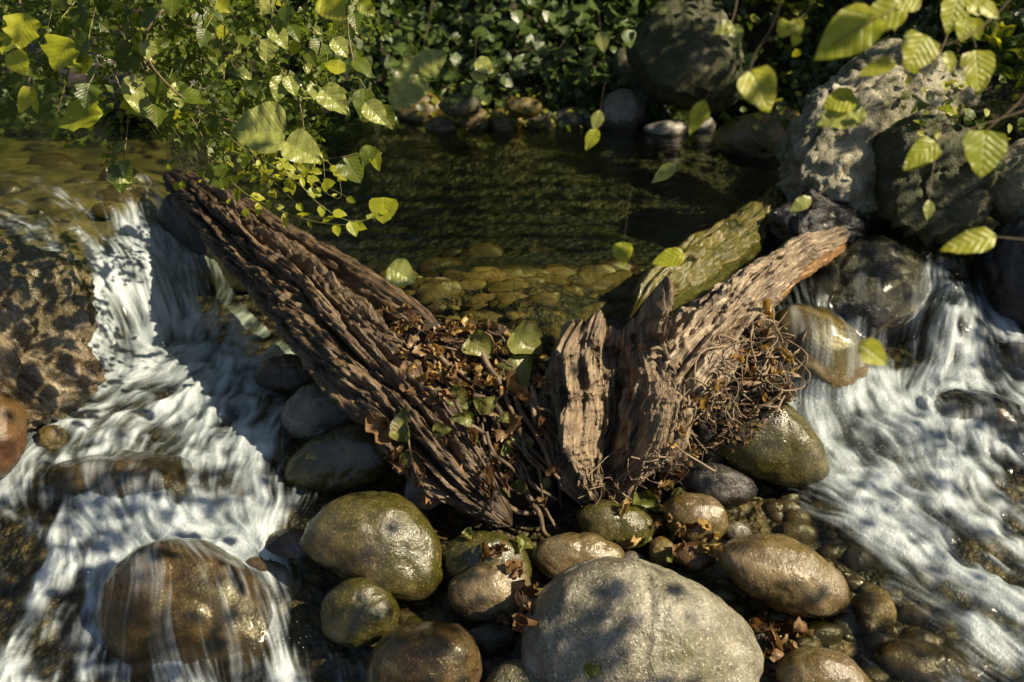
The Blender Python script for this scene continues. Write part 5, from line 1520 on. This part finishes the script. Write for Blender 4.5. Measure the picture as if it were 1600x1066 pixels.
# ------------------------------------------------------------------ stones under the water
def stones(n, poly, zf, rx, ratio, mats, name, label, group, seed0, sub=3, cr=.3, thick=.8, sink=0.0):
    for k in range(n):
        x, y = rand_in(poly)
        p = Pz(x, y, zf)
        zb = float(bed_z([p[0]], [p[1]])[0])
        p = Pz(x, y, zb); zb = float(bed_z([p[0]], [p[1]])[0])
        r_ = rng.uniform(*rx)
        rock('%s%d' % (name, seed0 + k), name, label, (x, y, r_, r_ * rng.uniform(*ratio)), 0, mats[rng.integers(len(mats))], sub=sub, craggy=cr, zc=zb + sink, rot=rng.uniform(-15, 15), group=group, thick=thick)


M['gold'] = rock_mat('golden_bed_stone', (0.16, 0.10, 0.038), (0.30, 0.20, 0.09), (0.07, 0.05, 0.012), 0.3, (0.4, 0.7), 0.4, bump=.6)
stones(12, [(480, 400), (700, 395), (1000, 375), (1060, 420), (900, 440), (560, 445)], .38, (14, 44), (.22, .4), ['algae', 'brown', 'olive'], 'bed_stone', 'dim brown stone deeper in the pool beyond the golden shallows', 'dim stones deeper in the pool', 300, sink=-.02, thick=.28, cr=.6)
stones(130, [(560, 440), (700, 432), (1000, 420), (1040, 450), (990, 500), (880, 545), (740, 545), (620, 470)], .42, (14, 50), (.22, .4), ['gold', 'tan', 'brown', 'algae'], 'bed_stone', 'flat golden stone under clear shallow water at the near end of the pool', 'flat stones under the near end of the pool', 0, sink=-.004, thick=.28, cr=.6)
stones(90, [(1170, 770), (1300, 790), (1420, 900), (1560, 1060), (1400, 1090), (1200, 1010), (1140, 920)], -.04, (10, 34), (.5, .8), ['brown', 'tan', 'algae', 'olive'], 'pebble', 'small brown pebble in the dark shallows between the tan boulder and the right rapids', 'pebbles in the right shallows', 500, sink=.0)
stones(60, [(480, 780), (700, 790), (850, 820), (1150, 840), (1200, 1000), (800, 1040), (640, 990), (480, 1000), (440, 880)], -.02, (9, 26), (.5, .85), ['dark', 'brown', 'grey', 'olive'], 'pebble', 'small dark wet pebble wedged in a gap of the foreground boulder pile', 'pebbles between the foreground boulders', 700, sink=.0)
stones(16, [(-20, 250), (180, 250), (230, 300), (150, 360), (90, 375), (-20, 350)], .42, (14, 42), (.35, .6), ['algae', 'olive', 'olive'], 'bed_stone', 'brown green stone under the smooth water above the left waterfall', 'stones under the upper stream', 900, sink=-.01)

# droplets thrown up where the falls hit
sp = [(250, 545, .16, 60), (330, 560, .17, 50), (300, 640, .16, 40), (120, 640, .13, 50), (280, 825, .06, 90), (370, 840, .06, 60), (1470, 640, .2, 60), (1300, 670, .16, 40), (1400, 700, .15, 60), (1470, 450, .42, 30), (1500, 780, .11, 80), (1450, 850, .07, 70), (130, 900, .0, 70), (440, 1000, -.02, 50)]
PV = []
for x, y, zz_, w_2 in sp:
    for _ in range(22):
        q_ = Pz(x + rng.normal() * w_2 * .6, y + rng.normal() * w_2 * .3, zz_)
        wz = float(wr([q_[0]], [q_[1]])[0, 0])
        PV.append((q_[0], q_[1], wz + .01 + abs(rng.normal()) * .018))
v0, f0 = ico(1)
g = []
for q_ in PV:
    g.append((v0 * rng.uniform(.0006, .0015) * np.array([1, 1, rng.uniform(1, 2)]) + np.array(q_), f0))
V, f_ = join_geo(g)
tag(add('water_spray', mesh_np('water_spray', V, f_, M['spray'])), kind='stuff')

# ------------------------------------------------------------------ litter, roots and driftwood on the dam
bpy.context.view_layer.update()
DG = bpy.context.evaluated_depsgraph_get()


def me_in(o, key):
    return any(o.data == m_ for m_ in LM[key])


def litter(n, poly, keys, size, name, label, cat, group, only=('debris_heap', 'root_clump', 'trunk', 'splintered', 'broken', 'stone', 'boulder', 'pebble', 'ground', 'stump', 'driftwood', 'root', 'bed_stone'), up=.8, lift=.012):
    k = 0; tries = 0
    while k < n and tries < n * 5:
        tries += 1
        x, y = rand_in(poly)
        h = cast(x, y)
        if h is None or not h[2].startswith(only): continue
        p, nr, _ = h
        L = size * rng.uniform(.6, 1.35)
        dirv = rvec(1); dirv -= nr * np.dot(dirv, nr) * .75; dirv /= np.linalg.norm(dirv)
        q = p + nr * lift * rng.uniform(.4, 1.6) - dirv * L * .5
        o = leaf_obj(keys[rng.integers(len(keys))], q, q + dirv * L, nr + rvec(up), None, rng.uniform(.75, 1.2), name)
        xs_ = [q_[0] for q_ in poly]; fx_ = (x - min(xs_)) / (max(xs_) - min(xs_))
        ys_ = [q_[1] for q_ in poly]; fy_ = (y - min(ys_)) / (max(ys_) - min(ys_))
        kd = {'dA': 'rolled brown', 'dB': 'ochre', 'dL': 'lobed brown', 'dG': 'greenish'}[[q_ for q_ in LM if me_in(o, q_)][0]]
        tag(o, ('small ' if L < size * .85 else 'large ' if L > size * 1.1 else '') + kd + ' ' + label + ', ' + ('upper ' if fy_ < .5 else 'lower ') + ('left part' if fx_ < .34 else 'right part' if fx_ > .66 else 'middle part'), cat, group)
        k += 1


def sticks(n, poly, ang, length, rad, name, parent, label, cat, group, mat='stick', wob=.01, bend=.02):
    for _ in range(n):
        x, y = rand_in(poly)
        h = cast(x, y)
        if h is None: continue
        p, nr, _n = h
        a = math.radians(rng.uniform(*ang)); l = rng.uniform(*length)
        dirv = RT * math.cos(a) - UP * math.sin(a); dirv -= nr * np.dot(dirv, nr) * .8; dirv /= np.linalg.norm(dirv)
        r = rng.uniform(*rad)
        pts = [p - dirv * l / 2 + nr * r, p - dirv * l / 6 + rvec(bend) + nr * (r + .008), p + dirv * l / 6 + rvec(bend) + nr * (r + .01), p + dirv * l / 2 + nr * r * .5]
        V, f_ = tube_geo(pts, r, r * .45, n=14, sides=6, wob=wob, seed=int(rng.integers(99)))
        if parent is not None:
            add(name, mesh_np(name, V, f_, M[mat]), parent)
        else:
            c = V.mean(0)
            o = add(name, mesh_np(name, V - c, f_, M[mat])); o.location = c
            tag(o, label, cat, group)


heap = ROCKS['HEAP']['o']; rootm = ROCKS['ROOTM']['o']
sticks(34, [(640, 560), (760, 560), (870, 620), (880, 800), (800, 810), (700, 700)], (35, 75), (.12, .34), (.004, .014), 'driftwood_stick', None, 'dark stick lying down the slope of the muddy heap between log and stump', 'stick', 'sticks in the dam heap')
sticks(26, [(600, 470), (700, 500), (840, 540), (830, 600), (680, 600)], (0, 60), (.06, .16), (.002, .006), 'driftwood_stick', None, 'thin brown stick among dead leaves at the top of the dam', 'stick', 'twigs at the top of the dam')
sticks(110, [(1000, 780), (1060, 640), (1130, 540), (1200, 490), (1245, 540), (1230, 620), (1110, 670), (1070, 760)], (-180, 180), (.06, .22), (.0012, .005), 'root', rootm, None, None, None, 'root', wob=.012, bend=.045)
sticks(40, [(850, 740), (1000, 700), (1060, 720), (1010, 790), (880, 800)], (-30, 120), (.04, .14), (.001, .003), 'root', rootm, None, None, None, 'root', wob=.01, bend=.03)
for (a, lab) in [([(636, 665), (640, 700), (650, 740), (662, 760)], 'reddish bent stalk standing beside the olive boulder under the log'),
                 ([(808, 700), (814, 730), (822, 760), (832, 790)], 'reddish leaf stalk hanging before the heap'),
                 ([(1112, 655), (1100, 700), (1096, 725)], 'thin pale straw hanging from the brown green boulder')]:
    d = depth(at(a[-1][0], a[-1][1])) - .03
    V, f_ = tube_geo([Pd(x, y, d) for x, y in a], .004 if 'bent' in lab else .002, .002, n=14, sides=6)
    c = V.mean(0); o = add('stalk', mesh_np('stalk', V - c, f_, M['stick'])); o.location = c
    tag(o, lab, 'stalk')

def bits(keys, n, size, mat, name, seed):
    Pq = []
    for k_ in keys:
        V_ = ROCKS[k_]['V'] if isinstance(k_, str) else k_
        nr_ = V_ - V_.mean(0)
        m_ = (nr_ @ TOCAM > -.02) & (nr_[:, 2] > -.12)
        V_ = V_[m_]
        Pq.append(V_[rng.integers(len(V_), size=n)] + rng.normal(size=(n, 3)) * .008 + TOCAM * .006)
    Pq = np.concatenate(Pq)
    Pq = Pq[fbm(Pq * 14, 2, seed) > -.2]
    V, f_, uv_ = leaf_cloud(Pq, size, seed)
    tag(add(name, mesh_np(name, V, f_, M[mat], uv=uv_)), kind='stuff')


bits(['HEAP', 'ROOTM'], 2600, .016, 'deadA', 'litter_fragments', 61)
bits(['HEAP', 'ROOTM'], 900, .014, 'deadG', 'moss_fragments', 62)
bpy.context.view_layer.update(); DG = bpy.context.evaluated_depsgraph_get()
litter(130, [(590, 470), (690, 495), (760, 510), (850, 530), (860, 600), (760, 620), (640, 600)], ['dA', 'dB', 'dA', 'dL', 'dB'], .044, 'dead_leaf', 'dead leaf in the litter along the dam top', 'dead leaf', 'dead leaves along the top of the dam', up=1.0)
litter(46, [(640, 600), (860, 600), (880, 780), (790, 810), (700, 700)], ['dA', 'dL', 'dA', 'dG'], .05, 'dead_leaf', 'leaf on the shaded muddy heap', 'dead leaf', 'dead leaves on the shaded heap')
litter(60, [(1000, 780), (1080, 620), (1200, 490), (1240, 560), (1220, 620), (1110, 640), (1060, 780)], ['dA', 'dB'], .038, 'dead_leaf', 'leaf caught in the root tangle', 'dead leaf', 'dead leaves in the root tangle', up=1)
litter(34, [(580, 640), (650, 700), (700, 800), (720, 850), (830, 850), (840, 960), (830, 1000), (770, 980), (740, 830), (640, 760)], ['dA', 'dL', 'dG'], .055, 'dead_leaf', 'leaf between the foreground boulders', 'dead leaf', 'dead leaves between the boulders')
litter(30, [(950, 770), (1060, 770), (1140, 850), (1060, 880), (980, 830)], ['dA', 'dB', 'dG'], .045, 'dead_leaf', 'leaf at the foot of the stump', 'dead leaf', 'dead leaves at the stump foot')
litter(26, [(1170, 950), (1260, 990), (1230, 1030), (1200, 1060), (1180, 1000)], ['dA', 'dL'], .05, 'dead_leaf', 'leaf in wet litter right of the pale boulder', 'dead leaf', 'dead leaves right of the pale boulder')
for kk, b, t, ws, lab in [('dG', (735, 525), (770, 560), 1.2, 'pale green fading leaf at the waterline left of the stump'), ('dG', (800, 520), (845, 555), 1.3, 'bright green leaf lying beside the left flank of the stump top'), ('dG', (700, 610), (735, 640), 1.1, 'dull green leaf in the shade of the heap'),
                          ('dG', (745, 640), (778, 622), 1.1, 'light green leaf in the middle of the shaded heap'), ('dG', (740, 655), (705, 650), .9, 'small rounded green leaf low on the shaded heap'), ('dG', (812, 705), (806, 664), 1.4, 'yellow green brown-spotted leaf standing on the heap beside the stump'),
                          ('dG', (796, 712), (788, 690), 1.0, 'small green leaf touching the spotted yellow leaf'), ('dG', (790, 600), (835, 560), 1.3, 'large grey green wet leaf against the left flank of the stump'), ('dL', (610, 690), (575, 640), 1.1, 'big curled brown leaf above the olive boulder'),
                          ('dG', (628, 690), (632, 635), .8, 'green yellow mossy leaf scrap standing beside the curled brown leaf'), ('dL', (640, 700), (672, 742), .7, 'grey wilted leaf hanging left of the log end'), ('dA', (655, 795), (700, 840), .5, 'pinkish rolled leaf lying against the large olive boulder'),
                          ('dG', (1000, 770), (1030, 800), 1.0, 'bright green leaf at the foot of the stump'), ('dG', (985, 795), (1015, 795), .9, 'round yellow green leaf on the mossy stone at the stump foot'), ('dG', (915, 1052), (940, 1040), 1.2, 'grey green leaf resting at the bottom on the biggest pale boulder'),
                          ('dB', (1190, 470), (1205, 500), 1.0, 'yellow leaf under the orange rotten wood')]:
    h = cast((b[0] + t[0]) / 2, (b[1] + t[1]) / 2)
    d = depth(h[0]) - .025 if h is not None else 2.4
    o = leaf_obj(kk, Pd(b[0], b[1], d), Pd(t[0], t[1], d - .01), TOCAM + rvec(.3), None, ws, 'fallen_leaf')
    tag(o, lab, 'leaf')
